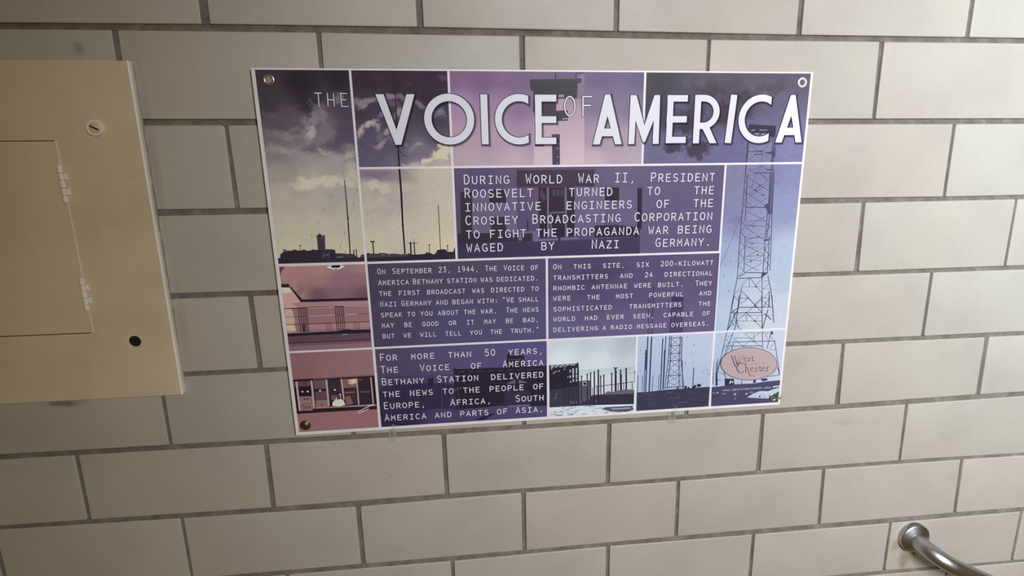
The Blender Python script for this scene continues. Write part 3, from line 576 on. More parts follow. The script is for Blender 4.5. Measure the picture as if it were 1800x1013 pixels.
(0.6,(72,70,95),[(839.2,209.1),(804.1,231.8)]),
(0.6,(70,69,94),[(817.7,165.8),(836.4,179.2)]),
(0.6,(72,70,96),[(801.2,218.4),(812.4,226.1)]),
(0.6,(70,69,95),[(799.1,172.1),(817.8,167.5)]),
(0.6,(70,69,95),[(814.3,167.4),(806.1,193.6)]),
(0.6,(70,69,94),[(819.4,165.9),(834.8,180.8)]),
(0.6,(71,69,95),[(837,185.8),(803.9,208.4)]),
(1.4,(70,69,94),[(809,166.5),(838.8,167.4)]),
(1.4,(70,69,95),[(796.5,130.9),(821.4,130)]),
(1.4,(70,69,94),[(806.4,135.8),(818.5,135.4)]),
(1.4,(72,70,96),[(800.1,226.7),(840.9,227.5)]),
(0,(70,68,94),[(825.2,132.8),(838.8,130.5),(844.1,131.3),(844.1,140.2),(838.4,134.5),(832.3,135.2)]),
(0,(70,68,94),[(832.1,160.8),(845.2,161),(844.6,162.9),(832.3,162.8)]),
(0,(78,76,99),[(833.5,224),(843.5,217.5),(847.3,219.3),(848.5,232.8),(841.9,237.7),(835.6,227.4)]),
(0,(97,96,126),[(839.6,166.1),(844.9,166.2),(848.3,239.5),(843.8,239.4)]),
(0.9,(70,68,94),[(839.3,172.7),(845.6,182.6)]),
(0.9,(70,68,94),[(845.6,182.6),(840.8,192.5)]),
(0.9,(70,69,94),[(840.8,192.5),(847.1,202.5)]),
(0.9,(71,70,95),[(847.1,202.5),(842.3,214.1)]),
(0.6,(71,69,95),[(794.4,178.6),(799,188.5)]),
(0.6,(71,69,95),[(799,188.5),(794.6,198.3)]),
(0.6,(71,70,96),[(794.6,198.3),(799.5,208.3)]),
(0.6,(72,70,96),[(799.5,208.3),(795.2,219.9)]),
(0.6,(72,71,96),[(795.2,219.9),(800.4,230.1)]),
(0,(70,69,94),[(822.5,130),(821.7,130.8),(819.8,131.1),(817.8,130.8),(816.9,130),(817.7,129.2),(819.6,128.9),(821.6,129.2)]),
(0,(70,69,94),[(820.4,135.6),(819.6,136.4),(817.7,136.7),(815.7,136.4),(814.8,135.6),(815.6,134.8),(817.5,134.5),(819.5,134.8)]),
(0,(70,69,94),[(825.7,188.9),(825,189.7),(823,190),(821,189.7),(820.1,188.8),(820.8,188),(822.8,187.7),(824.8,188.1)]),
(0,(71,69,95),[(818,197.1),(817.2,197.9),(815.3,198.2),(813.3,197.8),(812.4,197),(813.1,196.2),(815.1,195.9),(817.1,196.2)]),
(0,(71,70,95),[(832,205.6),(831.2,206.4),(829.3,206.7),(827.2,206.3),(826.3,205.5),(827.1,204.7),(829,204.4),(831.1,204.8)]),
(0.5,(123,121,159),[(788.9,112.5),(779.6,146),(773.3,175),(758.9,214.2)]),
(1.2,(73,72,97),[(793.1,230.5),(792.9,290.1)]),
(1.2,(73,71,97),[(799.6,230.7),(800.1,250.9)]),
(1.2,(75,74,99),[(792.9,290.1),(793.5,354.1)]),
(1.2,(75,74,99),[(802.7,278.3),(805.3,342.9)]),
(1.2,(73,71,96),[(840.5,231.5),(840.3,287.9)]),
(1.2,(73,71,96),[(844.9,231.6),(843,288)]),
(1.2,(74,73,97),[(851.6,279.6),(854.5,342.8)]),
(1.2,(74,73,98),[(840.3,287.9),(841.6,342.4)]),
(1.2,(74,73,98),[(847.5,277.8),(850.2,346.3)]),
(1.2,(72,71,96),[(848.5,231.7),(851.4,281.3)]),
(1.2,(77,76,101),[(793.5,354.1),(786.7,406.9)]),
(1.2,(77,76,101),[(803.2,373.2),(800.4,407.5)]),
(1.2,(76,75,99),[(840.8,353.1),(845.8,409.4)]),
(1.2,(75,74,98),[(851.6,351.7),(858.4,375.3)]),
(1.2,(76,74,99),[(859.4,375.3),(866.4,410.3)]),
(1.2,(76,75,99),[(857.1,380.7),(858.9,410)]),
(1.2,(75,74,99),[(842.5,342.4),(841.1,356.7)]),
(1.4,(75,74,99),[(806.3,344.2),(851.2,346.7)]),
(1.4,(76,75,100),[(793.6,355),(817.2,354.9)]),
(1.4,(75,74,99),[(817.2,354.9),(840.9,354.9)]),
(1.4,(76,75,100),[(796.9,351.5),(808.2,345.7)]),
(0.6,(72,71,96),[(802.6,234.1),(839.7,251.8)]),
(0.6,(73,71,96),[(838.7,241.6),(803.2,262.9)]),
(0.6,(73,71,97),[(802.3,252.7),(821.6,249.7)]),
(0.6,(73,71,96),[(821.6,249.7),(838,252.7)]),
(0.6,(73,71,97),[(801.9,257.8),(838.7,261.2)]),
(0.6,(73,72,97),[(803.2,262.9),(839.2,286.2)]),
(0.6,(74,72,97),[(839.9,273.3),(803.4,286.9)]),
(0.6,(74,72,97),[(803.9,281.8),(838.8,281)]),
(0.6,(74,72,97),[(805.3,288.7),(839.8,292.3)]),
(0.6,(74,73,98),[(804,293.9),(839.8,312.3)]),
(0.6,(74,73,98),[(840.3,298.4),(805.8,316.5)]),
(0.6,(74,73,98),[(806.2,299.1),(829.6,299.8)]),
(0.6,(75,73,98),[(807.5,314.8),(840,314.1)]),
(0.6,(75,73,98),[(806.1,320.1),(840.9,324.7)]),
(0.6,(75,73,98),[(840,314.1),(806.7,327.1)]),
(0.6,(75,74,99),[(806.8,328.9),(833.4,342.1)]),
(0.6,(75,74,99),[(839.4,328.2),(808,343)]),
(0.6,(76,75,100),[(814.4,354.8),(801.2,371.3)]),
(0.6,(76,74,99),[(818.2,355.8),(842.6,383.7)]),
(0.6,(76,74,99),[(840.3,358.4),(826.9,372.3)]),
(0.6,(76,75,100),[(803.1,371.4),(841.5,372)]),
(0.6,(76,75,100),[(816.3,355.8),(818.1,372)]),
(0.6,(77,75,100),[(803.6,378.6),(831.7,407)]),
(0.6,(76,75,100),[(843.4,392.9),(829.9,406.9)]),
(0.6,(77,76,101),[(817.6,392.7),(801.1,393)]),
(0.6,(77,76,101),[(817.7,393.6),(802,403.9)]),
(0.6,(77,76,101),[(791.3,383.5),(799.7,374.9)]),
(0.6,(77,76,101),[(789.7,387.1),(799.7,398.4)]),
(0.6,(76,75,99),[(843.5,393.8),(858.4,394.4)]),
(0.6,(75,74,99),[(845.6,376.6),(855.7,366.2)]),
(0.6,(75,74,99),[(844.3,362.2),(854.4,361.6)]),
(0.6,(76,74,99),[(843.8,376.6),(858.7,378)]),
(0.6,(76,75,99),[(857.3,382.5),(847.2,393.9)]),
(0.5,(73,72,97),[(794.3,252.5),(801.1,259.4)]),
(0.5,(73,72,97),[(801.1,259.4),(793.9,269.5)]),
(0.5,(74,72,98),[(793.9,269.5),(801.9,280)]),
(0.5,(74,73,98),[(793.5,286.6),(802.4,297.3)]),
(0.5,(75,73,99),[(802.4,297.3),(793.4,307.4)]),
(0.5,(75,74,99),[(793.4,307.4),(803.3,318.2)]),
(0.5,(75,74,99),[(803.3,318.2),(793.4,330.2)]),
(0.5,(75,74,99),[(793.4,330.2),(804.2,341.1)]),
(0.5,(76,75,100),[(804.2,341.1),(794.2,351.4)]),
(0.8,(73,71,96),[(839.1,255.2),(847.8,262.3)]),
(0.8,(73,71,96),[(847.8,262.3),(839.8,272.4)]),
(0.8,(74,72,97),[(847,291.6),(841.7,303.6)]),
(0.8,(74,73,97),[(841.7,303.6),(851.8,314.5)]),
(0.8,(74,73,98),[(851.8,314.5),(841.5,321.2)]),
(0.8,(75,73,98),[(841.5,321.2),(851.6,332.1)]),
(0.8,(75,73,98),[(851.6,332.1),(844.4,342.5)]),
(0,(73,72,97),[(837.8,285.8),(847.1,284),(851.4,281.3),(847.5,287.3),(838.5,287.9)]),
(0,(75,74,99),[(839.3,346.8),(852,346.3),(845.2,351.4),(839.2,355.7)]),
(0,(73,71,97),[(819,260.7),(818.5,261.4),(817,261.7),(815.4,261.4),(814.7,260.6),(815.3,259.9),(816.8,259.6),(818.3,260)]),
(0,(74,72,97),[(828.8,280.7),(828.3,281.4),(826.8,281.7),(825.2,281.3),(824.5,280.6),(825.1,279.9),(826.6,279.6),(828.1,280)]),
(0,(74,73,98),[(818.9,292),(818.3,292.7),(816.8,293),(815.2,292.7),(814.6,291.9),(815.1,291.2),(816.6,290.9),(818.2,291.3)]),
(0,(74,73,98),[(830.8,312.4),(830.2,313.1),(828.7,313.4),(827.1,313),(826.4,312.3),(827,311.5),(828.5,311.3),(830.1,311.6)]),
(0,(75,74,99),[(819.1,324),(818.5,324.7),(817,325),(815.4,324.6),(814.7,323.8),(815.3,323.1),(816.8,322.8),(818.4,323.2)]),
(0,(76,74,99),[(819.4,355.5),(818.8,356.3),(817.3,356.5),(815.7,356.2),(815,355.4),(815.6,354.6),(817.1,354.4),(818.7,354.7)]),
(0,(76,75,99),[(833.1,372.2),(832.5,372.9),(831,373.2),(829.4,372.8),(828.7,372),(829.3,371.3),(830.8,371),(832.4,371.4)]),
(0,(77,75,100),[(834,407.1),(833.4,407.8),(831.8,408.1),(830.2,407.7),(829.5,406.9),(830.1,406.1),(831.6,405.9),(833.2,406.3)]),
(0.5,(121,124,162),[(793.2,238.9),(775.8,287.9),(760.2,330.8)]),
(0.8,(132,144,181),[(767.9,325.1),(768.6,330.1)]),
(0.8,(132,143,180),[(777.4,320.2),(778.1,325.1)]),
(0.8,(133,144,182),[(778.8,375.1),(779.5,380.2)]),
(0.8,(132,143,180),[(766.7,284.4),(767.4,289.2)]),
(0.8,(133,144,182),[(767.6,346.2),(768.4,351.2)]),
(1.25,(72,72,98),[(790.1,386),(782,453.5)]),
(1.25,(71,72,98),[(799.8,386.4),(798,444.9)]),
(1.25,(71,72,96),[(843.1,388.1),(850,453.9)]),
(1.25,(70,71,95),[(858,388.7),(859.3,412.6)]),
(1.25,(70,71,96),[(862.6,388.9),(871.5,442.8)]),
(1.25,(72,73,98),[(800.8,410.1),(782.8,451.7)]),
(1.25,(71,72,96),[(850,453.9),(857.7,416.2)]),
(1.25,(72,73,99),[(782,453.5),(771.8,519)]),
(1.25,(72,73,99),[(798,444.9),(779.2,504.2)]),
(1.25,(72,73,99),[(795.8,476.6),(793.5,495.4)]),
(1.25,(71,72,97),[(851,458.7),(853.9,491)]),
(1.25,(70,71,96),[(876.7,477.9),(893.7,548.3)]),
(1.25,(71,72,97),[(868.3,459.5),(863,493.3)]),
(1.25,(72,73,99),[(771.8,519),(766.5,549.6)]),
(1.25,(72,73,99),[(777.8,485.1),(768.2,534.2)]),
(1.3,(71,72,97),[(800.7,409.2),(845.2,411.6)]),
(1.3,(70,71,96),[(845.2,411),(865.7,411.9)]),
(1.3,(71,72,98),[(785.9,419.5),(816.4,420.5)]),
(1.3,(71,72,97),[(816.4,420.5),(847,421.2)]),
(1.3,(71,72,97),[(795.8,476.6),(877.8,478.9)]),
(1.3,(72,73,98),[(777.7,484.2),(853.9,487.2)]),
(1.3,(71,72,98),[(785.9,419.5),(800.8,410.1)]),
(0.6,(71,72,97),[(801.2,391.9),(817.8,393.5)]),
(0.6,(71,72,97),[(817.8,393.5),(802.1,403.7)]),
(0.6,(71,71,96),[(812.7,386.9),(846.1,421.2)]),
(0.6,(71,71,96),[(843.8,395.4),(816.4,420.8)]),
(0.6,(71,72,97),[(816.4,420.8),(849.8,452)]),
(0.6,(72,73,98),[(816.4,420.8),(783.5,448.9)]),
(0.6,(71,72,97),[(803.8,424.9),(869.1,428.1)]),
(0.6,(71,72,97),[(788,435.2),(847.6,437.9)]),
(0.6,(71,72,97),[(832.6,437.3),(841.1,428.4)]),
(0.6,(71,72,97),[(816.8,425.4),(817.7,436.6)]),
(0.6,(72,73,98),[(799.8,445),(809.8,453.9)]),
(0.6,(72,73,98),[(790.6,420.6),(803.7,447.1)]),
(0.6,(70,71,96),[(846,399.2),(860,410.7)]),
(0.6,(70,71,96),[(858.5,394.2),(847.1,412)]),
(0.6,(71,71,96),[(850,423.2),(866.2,436.9)]),
(0.6,(71,71,96),[(866,435.1),(851.9,423.3)]),
(0.6,(71,72,98),[(816,460.7),(836.1,477.7)]),
(0.6,(71,72,98),[(845.8,460.3),(815.2,486.1)]),
(0.6,(72,73,98),[(815.2,486.1),(795.3,470)]),
(0.6,(71,72,97),[(836.1,477.7),(856.3,493)]),
(0.6,(72,73,98),[(796.1,469.1),(835.5,470.1)]),
(0.6,(71,72,97),[(815.9,459.8),(868.6,462.3)]),
(0.6,(72,73,99),[(783,466.6),(793.7,461.5)]),
(0.6,(72,73,99),[(780.3,481.5),(794.7,474.7)]),
(0.6,(71,71,96),[(865.4,468.8),(877.8,478.9)]),
(0.6,(71,72,97),[(857.3,462.7),(862.4,476.2)]),
(0.6,(71,72,97),[(834.7,461.6),(836,476.8)]),
(0.6,(71,71,96),[(877.8,478.9),(867.8,493.6)]),
(0.6,(70,71,96),[(867.9,495.5),(882.3,496.3)]),
(0.6,(70,71,96),[(873,529.5),(889.4,530.4)]),
(0.6,(70,71,96),[(889.4,530.4),(876.7,548.3)]),
(0.6,(72,73,99),[(770.1,534.3),(781.9,540.8)]),
(0.5,(71,72,98),[(785.1,409.4),(795.2,420.8)]),
(0.5,(72,73,98),[(795.2,420.8),(785.1,433.2)]),
(0.5,(72,73,98),[(785.1,433.2),(795.2,444.8)]),
(0.5,(72,73,99),[(781.4,470.3),(791.5,482.1)]),
(0.5,(72,73,99),[(780.9,489.1),(794,489.8)]),
(0.5,(72,73,99),[(783.3,496.8),(791.5,482.1)]),
(0,(71,71,96),[(835.8,409.7),(835.2,410.6),(833.5,410.9),(831.7,410.5),(831,409.5),(831.6,408.6),(833.3,408.3),(835,408.8)]),
(0,(71,72,97),[(818.4,420.5),(817.8,421.4),(816.1,421.7),(814.4,421.3),(813.6,420.3),(814.2,419.5),(815.9,419.2),(817.6,419.6)]),
(0,(71,72,97),[(836.4,437.4),(835.7,438.3),(834,438.6),(832.3,438.2),(831.5,437.2),(832.1,436.3),(833.8,436),(835.6,436.5)]),
(0,(71,72,97),[(839.1,477.9),(838.5,478.8),(836.8,479.1),(835,478.6),(834.2,477.6),(834.9,476.7),(836.6,476.4),(838.3,476.9)]),
(0,(72,73,98),[(817.6,485.9),(817,486.8),(815.3,487.1),(813.5,486.6),(812.7,485.6),(813.4,484.7),(815.1,484.4),(816.8,484.9)]),
(0,(71,71,96),[(867.4,459.4),(870.5,458.8),(872.3,465.3),(869,466.1)]),]),
'text_two': ((146.5, 445.2, 307.4, 453.6), 4, [(150,312,(84,75,102)), (290,316,(87,77,105)), (435,316,(87,78,111)), (158,442,(86,77,107)), (284,443,(89,85,125)), (434,445,(92,85,123))], [], [
]),
'text_three': ((449, 757, 307.4, 453.6), 4, [(455,322,(90,77,114)), (535,324,(82,69,105)), (586,347,(90,78,116)), (742,321,(97,86,117)), (454,446,(104,97,137)), (589,453,(105,98,135)), (750,450,(102,94,128))], [(540,340,26.5,14.4,-10,(73,60,94),0.7,1), (520,349,20.3,10.3,0,(79,66,100),0.6,1), (576,331,20.5,8.2,0,(76,63,99),0.6,1)], [
(0,(80,68,106),[(674.1,394.9),(693.8,395.7),(695.9,451.7),(673.2,450.6)]),
(1.6,(66,54,91),[(630.7,387.9),(631.8,453.9)]),
(1.9,(66,53,90),[(638.9,363.7),(638.4,453.6)]),
(0,(64,52,88),[(672.5,384.5),(695.3,386.4),(694.7,394.7),(673,393.4)]),
(1.7,(65,53,89),[(674,393.8),(672.7,452.7)]),
(1.7,(65,53,89),[(693.7,394.6),(695.8,452.7)]),
(1.7,(65,52,89),[(673.6,406.7),(695.4,407.2)]),
(1.7,(65,53,89),[(673.2,420.5),(695.1,420.9)]),
(1.7,(65,53,89),[(672.9,434),(695.4,434.2)]),
(1.7,(66,53,90),[(673.2,450.6),(695.9,450.4)]),]),
'interior': ((6, 142.8, 307.4, 453.6), 1.6, [(14,312,(206,157,154)), (67,317,(204,158,154)), (140,316,(187,146,148)), (21,331,(200,154,152)), (66,330,(190,147,147)), (139,331,(165,125,132)), (27,351,(199,157,161)), (101,339,(173,133,146)), (63,357,(130,99,118)), (136,360,(122,92,112)), (100,349,(148,112,131))], [(32,346,7.2,11.7,20,(133,104,121),0.45,1), (136,366,37.3,6,-3,(112,85,104),0.5,1)], [
(0,(115,81,89),[(4.6,307.3),(15.4,307.7),(8.7,316),(5.9,325.3)]),
(0,(246,246,246),[(80.9,310.3),(88.5,307.5),(103.3,307.5),(110.1,310.4),(104.2,313.3),(101.2,314.5),(95.8,316.7),(90.8,314.4),(85,313.1)]),
(0,(51,39,47),[(88.5,307.8),(102.5,307.6),(103,310.8),(99.9,312.2),(90.3,312.2),(88.2,310.6)]),
(0,(51,39,47),[(93.1,313.9),(98.3,313.7),(96.9,315.6),(94.4,315.5)]),
(0.5,(151,115,131),[(64,325),(136,325.2)]),
(0.5,(151,115,131),[(58.5,328.4),(141.8,327.7)]),
(0.5,(151,115,131),[(52.4,330.9),(142.3,330.9)]),
(0,(52,40,54),[(4.9,336.5),(18,336.7),(19.1,339.9),(18.1,342.7),(5,342.2)]),
(0,(50,38,52),[(18.9,341.8),(20.5,340.7),(36.4,364.1),(143.4,365.2),(143,370),(34,368.6)]),
(0,(229,189,180),[(5.1,344.9),(5.7,342.5),(18.5,343),(33,368.3),(28.4,376.9),(6.1,378.4)]),
(0,(246,244,219),[(5.7,342.5),(18.1,343),(20.8,351),(7.5,352.1)]),
(0,(194,151,157),[(18,370.1),(33.7,368.8),(143,370.4),(143.1,378.5),(28.4,376.9)]),
(0,(171,130,138),[(6.1,378.4),(143.1,378.5),(142.8,421),(6.6,419.8)]),
(0,(229,199,186),[(6.7,379.2),(17.8,378.9),(20.7,392.7),(20.3,417.2),(6.5,420.6)]),
(0,(237,217,194),[(5.9,406.7),(16.2,407.2),(22.4,418.9),(6.5,420.6)]),
(0,(195,150,155),[(39.2,408.2),(142.3,408.1),(142.1,420.5),(41.8,420.2)]),
(1.3,(58,43,54),[(5.7,378.8),(143.1,378.5)]),
(0.7,(58,43,54),[(5.9,393.4),(142.7,392.9)]),
(1.1,(58,43,54),[(5.9,406.7),(142.8,407.3)]),
(0.6,(58,43,54),[(6.4,418.2),(142.6,418.4)]),
(0.6,(246,246,246),[(42.2,393.7),(86.5,393.2)]),
(0.6,(246,246,246),[(103.1,393.1),(122.9,392.7)]),
(0.6,(246,246,246),[(44.4,379.5),(87.8,379)]),
(0.6,(246,246,246),[(102.2,378.4),(142.3,379.1)]),
(1.2,(60,45,56),[(28.9,378.6),(28.4,420.5)]),
(1.2,(60,45,56),[(32.3,378.7),(31.8,420.7)]),
(1.2,(60,45,56),[(35.6,378.8),(35.1,420.9)]),
(1.2,(60,45,56),[(38.8,379),(38.4,421)]),
(1.2,(59,45,56),[(41.9,379.1),(41.5,421.2)]),
(0,(79,62,76),[(31.8,407.9),(37,407.8),(36.4,420.9),(32.7,420.7)]),
(1.2,(57,43,53),[(87.9,378.6),(87.7,420.4)]),
(1.2,(57,43,53),[(91.2,378.8),(91,420.6)]),
(1.2,(57,43,53),[(94.5,378.9),(94.3,420.7)]),
(1.2,(57,42,53),[(97.8,379),(97.7,420.9)]),
(1.2,(57,42,53),[(100.8,379.2),(100.7,421)]),
(0.7,(109,88,98),[(70.9,407.3),(70.8,420.4)]),
(0.7,(109,88,98),[(73.1,407.4),(73.1,420.5)]),
(0.7,(109,88,98),[(75.4,407.5),(75.3,420.6)]),
(0.7,(108,87,98),[(77.6,407.6),(77.6,420.8)]),
(0.7,(108,87,98),[(79.9,407.7),(79.9,420.9)]),
(0.7,(106,85,95),[(115.3,407.6),(115.4,420.4)]),
(0.7,(106,85,95),[(117.7,407.8),(117.8,420.5)]),
(0.7,(106,85,95),[(120.1,407.9),(120.3,420.6)]),
(0.7,(106,85,95),[(122.5,408),(122.7,420.8)]),
(0.7,(105,85,95),[(124.7,408.1),(124.8,420.9)]),
(0,(47,37,51),[(6.4,422.3),(86.9,421.5),(99.3,419.6),(109.2,419.4),(111.4,420.7),(142.8,421),(142.3,427.2),(47.1,426.7),(6.5,427.7)]),
(0,(109,83,107),[(6.5,427.7),(47.1,426.7),(142.3,427.2),(142.1,439.4),(6,438.7)]),
(0,(61,44,63),[(6,438.7),(142.2,438.9),(142.1,440.6),(6.3,440.1)]),
(0,(135,98,120),[(6.3,440.1),(142.1,440.6),(142.4,446.5),(6.1,445.4)]),
(0,(160,120,136),[(6.1,445.4),(142.5,444.8),(142.2,454.1),(5.9,453.7)]),
(0.7,(242,222,225),[(95.2,428.2),(103.9,428.2)]),]),
'booth': ((6, 142.8, 457.3, 604), 4, [(14,479,(161,119,128)), (88,483,(167,127,133)), (142,473,(167,128,135)), (12,582,(175,128,134)), (79,592,(172,128,136)), (133,591,(169,122,129))], [], [
(0,(50,35,47),[(5.7,505.2),(142.9,504.1),(143.5,568.7),(5.8,568.6)]),
(0.9,(167,129,135),[(39.8,506.1),(142.1,505.3)]),
(0,(110,86,97),[(6.7,509),(35.1,509.5),(34.5,518.7),(6.8,518.7)]),
(0,(160,126,132),[(12.1,536.9),(36.6,537.6),(35.2,559),(32.5,564.6),(10.7,564)]),
(0,(121,95,106),[(39.6,508.5),(60.6,508.2),(60.4,525.2),(39.4,524.7)]),
(0,(163,127,130),[(40.2,546.1),(60.6,546.6),(60.9,559),(38.9,559.2)]),
(0,(113,87,98),[(40.3,529.7),(60,529.3),(59.8,546.5),(39.4,546.9)]),
(0,(67,53,69),[(64.1,509.2),(84.5,509.3),(85,535.8),(64.3,537.8)]),
(0,(125,96,99),[(65.8,537.9),(80.4,538),(79.8,545.3),(66.3,547.8)]),
(0,(143,110,108),[(88.9,509),(110.9,508.7),(110.9,525.9),(88.8,526.2)]),
(0,(224,193,165),[(97.5,511.2),(107.9,509.7),(112.1,511.2),(111.5,518.5),(102.5,520.4),(97.6,517.7)]),
(0,(246,229,194),[(101.8,511.4),(110.7,510.3),(111.4,516.1),(103.5,518.1)]),
(0,(76,57,68),[(88.5,529.4),(109.3,527.4),(109.8,557.2),(89.1,555.9)]),
(0,(169,134,134),[(90.8,533.7),(107.3,533.2),(107.5,534.9),(90.7,535.3)]),
(0,(141,111,113),[(90.3,542.7),(97.9,539.9),(102.4,556.8),(90.5,557.6)]),
(0,(62,48,61),[(114.5,509.4),(135.1,509),(135.8,558.1),(112.7,557.8)]),
(0,(94,72,82),[(114.5,509.4),(122.6,509.4),(121.5,514.2),(114.8,514.6)]),
(0,(142,120,130),[(117.7,533.2),(119.5,533),(119.2,535.9),(117.4,536.2)]),
(0,(142,120,130),[(120.6,533.4),(122.4,533.2),(122.2,536.1),(120.4,536.4)]),
(0,(142,119,129),[(123.6,533.6),(125.4,533.4),(125.1,536.3),(123.3,536.5)]),
(0,(141,119,129),[(127.3,533.8),(129.1,533.6),(128.8,536.5),(127,536.8)]),
(0,(141,119,129),[(130.5,534),(132.3,533.8),(132.1,536.8),(130.3,537)]),
(0,(225,187,186),[(10,509.2),(13.3,508.9),(12.9,563.3),(10,563.6)]),
(0,(222,185,183),[(34.9,508.7),(38.1,508.8),(37.8,558.3),(34.5,558.4)]),
(0,(219,182,180),[(59.8,508.6),(63,508.3),(62.5,557.5),(59.5,557.6)]),
(0,(216,180,178),[(85,508.6),(88.2,508.5),(88.7,547.6),(86.2,547.7)]),
(0,(213,177,175),[(111.2,508.9),(113.5,508.9),(113,558.3),(110.6,558.5)]),
(0,(211,175,172),[(135.2,508.5),(137.7,508.3),(138,558.3),(135.8,558.5)]),
(0,(246,246,246),[(21.5,528.4),(21.1,529.2),(20.1,529.7),(18.9,529.6),(18,529),(17.8,528.1),(18.2,527.3),(19.2,526.8),(20.4,526.9),(21.2,527.5)]),
(0,(246,246,246),[(30.2,528.6),(29.7,529.4),(28.7,529.9),(27.6,529.8),(26.7,529.2),(26.4,528.3),(26.9,527.5),(27.9,527),(29,527.1),(29.9,527.7)]),
(0,(246,246,246),[(50.8,528.4),(50.3,529.2),(49.4,529.7),(48.2,529.6),(47.3,529),(47,528.2),(47.5,527.3),(48.5,526.8),(49.6,526.9),(50.5,527.5)]),
(0,(246,246,246),[(75.8,528.1),(75.3,529),(74.3,529.5),(73.2,529.4),(72.3,528.8),(72,527.9),(72.4,527.1),(73.4,526.6),(74.6,526.7),(75.5,527.3)]),
(0,(77,58,69),[(23.1,542.5),(22.5,543.5),(21.5,543.9),(20.5,543.4),(20.2,542.3),(20.7,541.3),(21.8,541),(22.8,541.5)]),
(0,(77,57,69),[(27.7,542.3),(27.2,543.3),(26.1,543.7),(25.2,543.2),(24.9,542.1),(25.4,541.1),(26.4,540.8),(27.4,541.3)]),
(0,(78,58,69),[(18.9,554.6),(18.4,555.6),(17.3,556),(16.3,555.5),(16,554.4),(16.6,553.4),(17.6,553),(18.6,553.5)]),
(0,(78,58,69),[(23.6,558.2),(23.1,559.2),(22,559.6),(21.1,559.1),(20.7,558),(21.3,557),(22.3,556.6),(23.3,557.1)]),
(0,(77,58,69),[(29.5,557.8),(29,558.8),(27.9,559.2),(26.9,558.7),(26.6,557.6),(27.1,556.6),(28.2,556.2),(29.2,556.7)]),
(0,(76,57,67),[(50.7,555),(50.2,556.1),(49.1,556.4),(48.1,555.9),(47.8,554.8),(48.3,553.8),(49.4,553.5),(50.4,554)]),
(1,(213,175,174),[(13.9,547),(31.3,547.2)]),
(0.8,(197,159,155),[(40.8,547.4),(59,547.6)]),
(0,(246,246,229),[(66.9,557.8),(67.8,551.2),(73.9,545),(76.7,546.8),(82.7,545.5),(86.8,549.1),(89.3,557.2),(78.5,559.4)]),
(1.2,(246,238,213),[(71.4,548.9),(80.5,537.1),(82.3,536.4),(82.5,543.9)]),
(0,(93,69,71),[(81.3,541.3),(80.6,543.6),(79.2,544.9),(77.5,544.8),(76.3,543.3),(76.1,541),(76.8,538.7),(78.2,537.4),(79.8,537.5),(81,539)]),
(0,(192,150,153),[(34.5,558.9),(88.9,559.2),(137.9,559.1),(142.3,560.7),(142.2,562.7),(34.3,560.9)]),
(0,(51,36,47),[(34.3,561.4),(93.1,561.5),(143.6,563.5),(143.5,568.9),(5.8,568.9),(6,564.5),(32.4,565.1)]),
(1,(246,246,246),[(108.6,571.4),(135.6,560.3)]),
(1,(246,246,246),[(109.1,574.8),(128.3,567.2)]),
(1,(246,246,246),[(119.4,566.6),(136.4,559.3)]),
(0,(181,143,151),[(80.9,481.9),(80.5,482.8),(79.9,483.2),(79.3,482.8),(79.1,481.8),(79.5,480.9),(80.1,480.6),(80.7,481)]),
(0,(143,105,113),[(96.4,481.2),(96,482.1),(95.2,482.4),(94.4,482),(94.1,481.1),(94.6,480.2),(95.4,479.9),(96.2,480.3)]),]),
'text_four': ((147.3, 445.9, 457.3, 604), 4, [(157,463,(91,83,116)), (283,470,(95,87,129)), (434,467,(94,86,133)), (167,595,(56,46,85)), (277,595,(81,73,111)), (433,589,(86,79,123))], [], [
(0,(47,39,59),[(280.2,501.5),(445.3,504.3),(445.7,582.3),(414.1,581.2),(364,576.9),(281.1,579.2),(281,540.9)]),
(0,(61,53,85),[(149.2,536.5),(157.4,527.7),(176.2,523.3),(220.2,523.1),(278.1,529.4),(281.1,579.2),(248.2,575),(150,581.8)]),
(0.5,(50,43,64),[(160.2,511.2),(282.3,511.9)]),
(1.4,(53,46,67),[(156,512.4),(153.9,559.3)]),
(1.4,(53,46,67),[(161.8,512.5),(159.8,559.7)]),
(1.4,(52,45,67),[(173.5,512.8),(171.6,560.5)]),
(1.4,(52,45,66),[(179.4,513),(177.5,560.8)]),
(1.4,(52,44,66),[(184.4,513.1),(182.6,561.2)]),
(1.4,(52,44,66),[(193.7,513.4),(191.9,561.8)]),
(1.4,(51,44,65),[(208.8,513.7),(207.2,562.8)]),
(1.4,(51,43,65),[(215.6,513.9),(214,563.2)]),
(1.4,(51,43,64),[(220.7,514.1),(219.2,563.6)]),
(1.4,(50,43,64),[(236,514.5),(234.6,564.6)]),
(1.4,(50,43,64),[(241.9,514.6),(240.6,565)]),
(1.4,(50,42,63),[(251.3,514.9),(250.1,565.6)]),
(1.4,(49,42,63),[(261.5,515.1),(260.4,566.3)]),
(1.4,(49,42,62),[(268.4,515.3),(267.4,566.7)]),
(0,(50,43,64),[(233.3,516.4),(236,514.2),(238.3,518.6),(241.1,514.1),(244.4,516.2),(242,529.1),(234.8,528.7)]),
(0,(45,37,57),[(374.8,479.8),(377.8,475.3),(380.3,481.9),(405.7,482.4),(405.6,489.8),(402.9,492.5),(402.7,503.2),(374.2,503.1)]),
(1.2,(99,90,127),[(376.7,489.2),(403.8,489.4)]),
(0,(49,41,62),[(279.4,500.5),(283.2,499.8),(286.6,531.8),(284.3,552.5),(279.1,552.2)]),
(0.7,(102,94,134),[(287.7,507.1),(298,507.2)]),
(0.7,(101,94,133),[(304.9,507.5),(315.2,507.5)]),
(0.7,(100,93,131),[(322.2,507.8),(332.6,507.9)]),
(0.7,(99,92,130),[(339.5,508.2),(350,508.2)]),
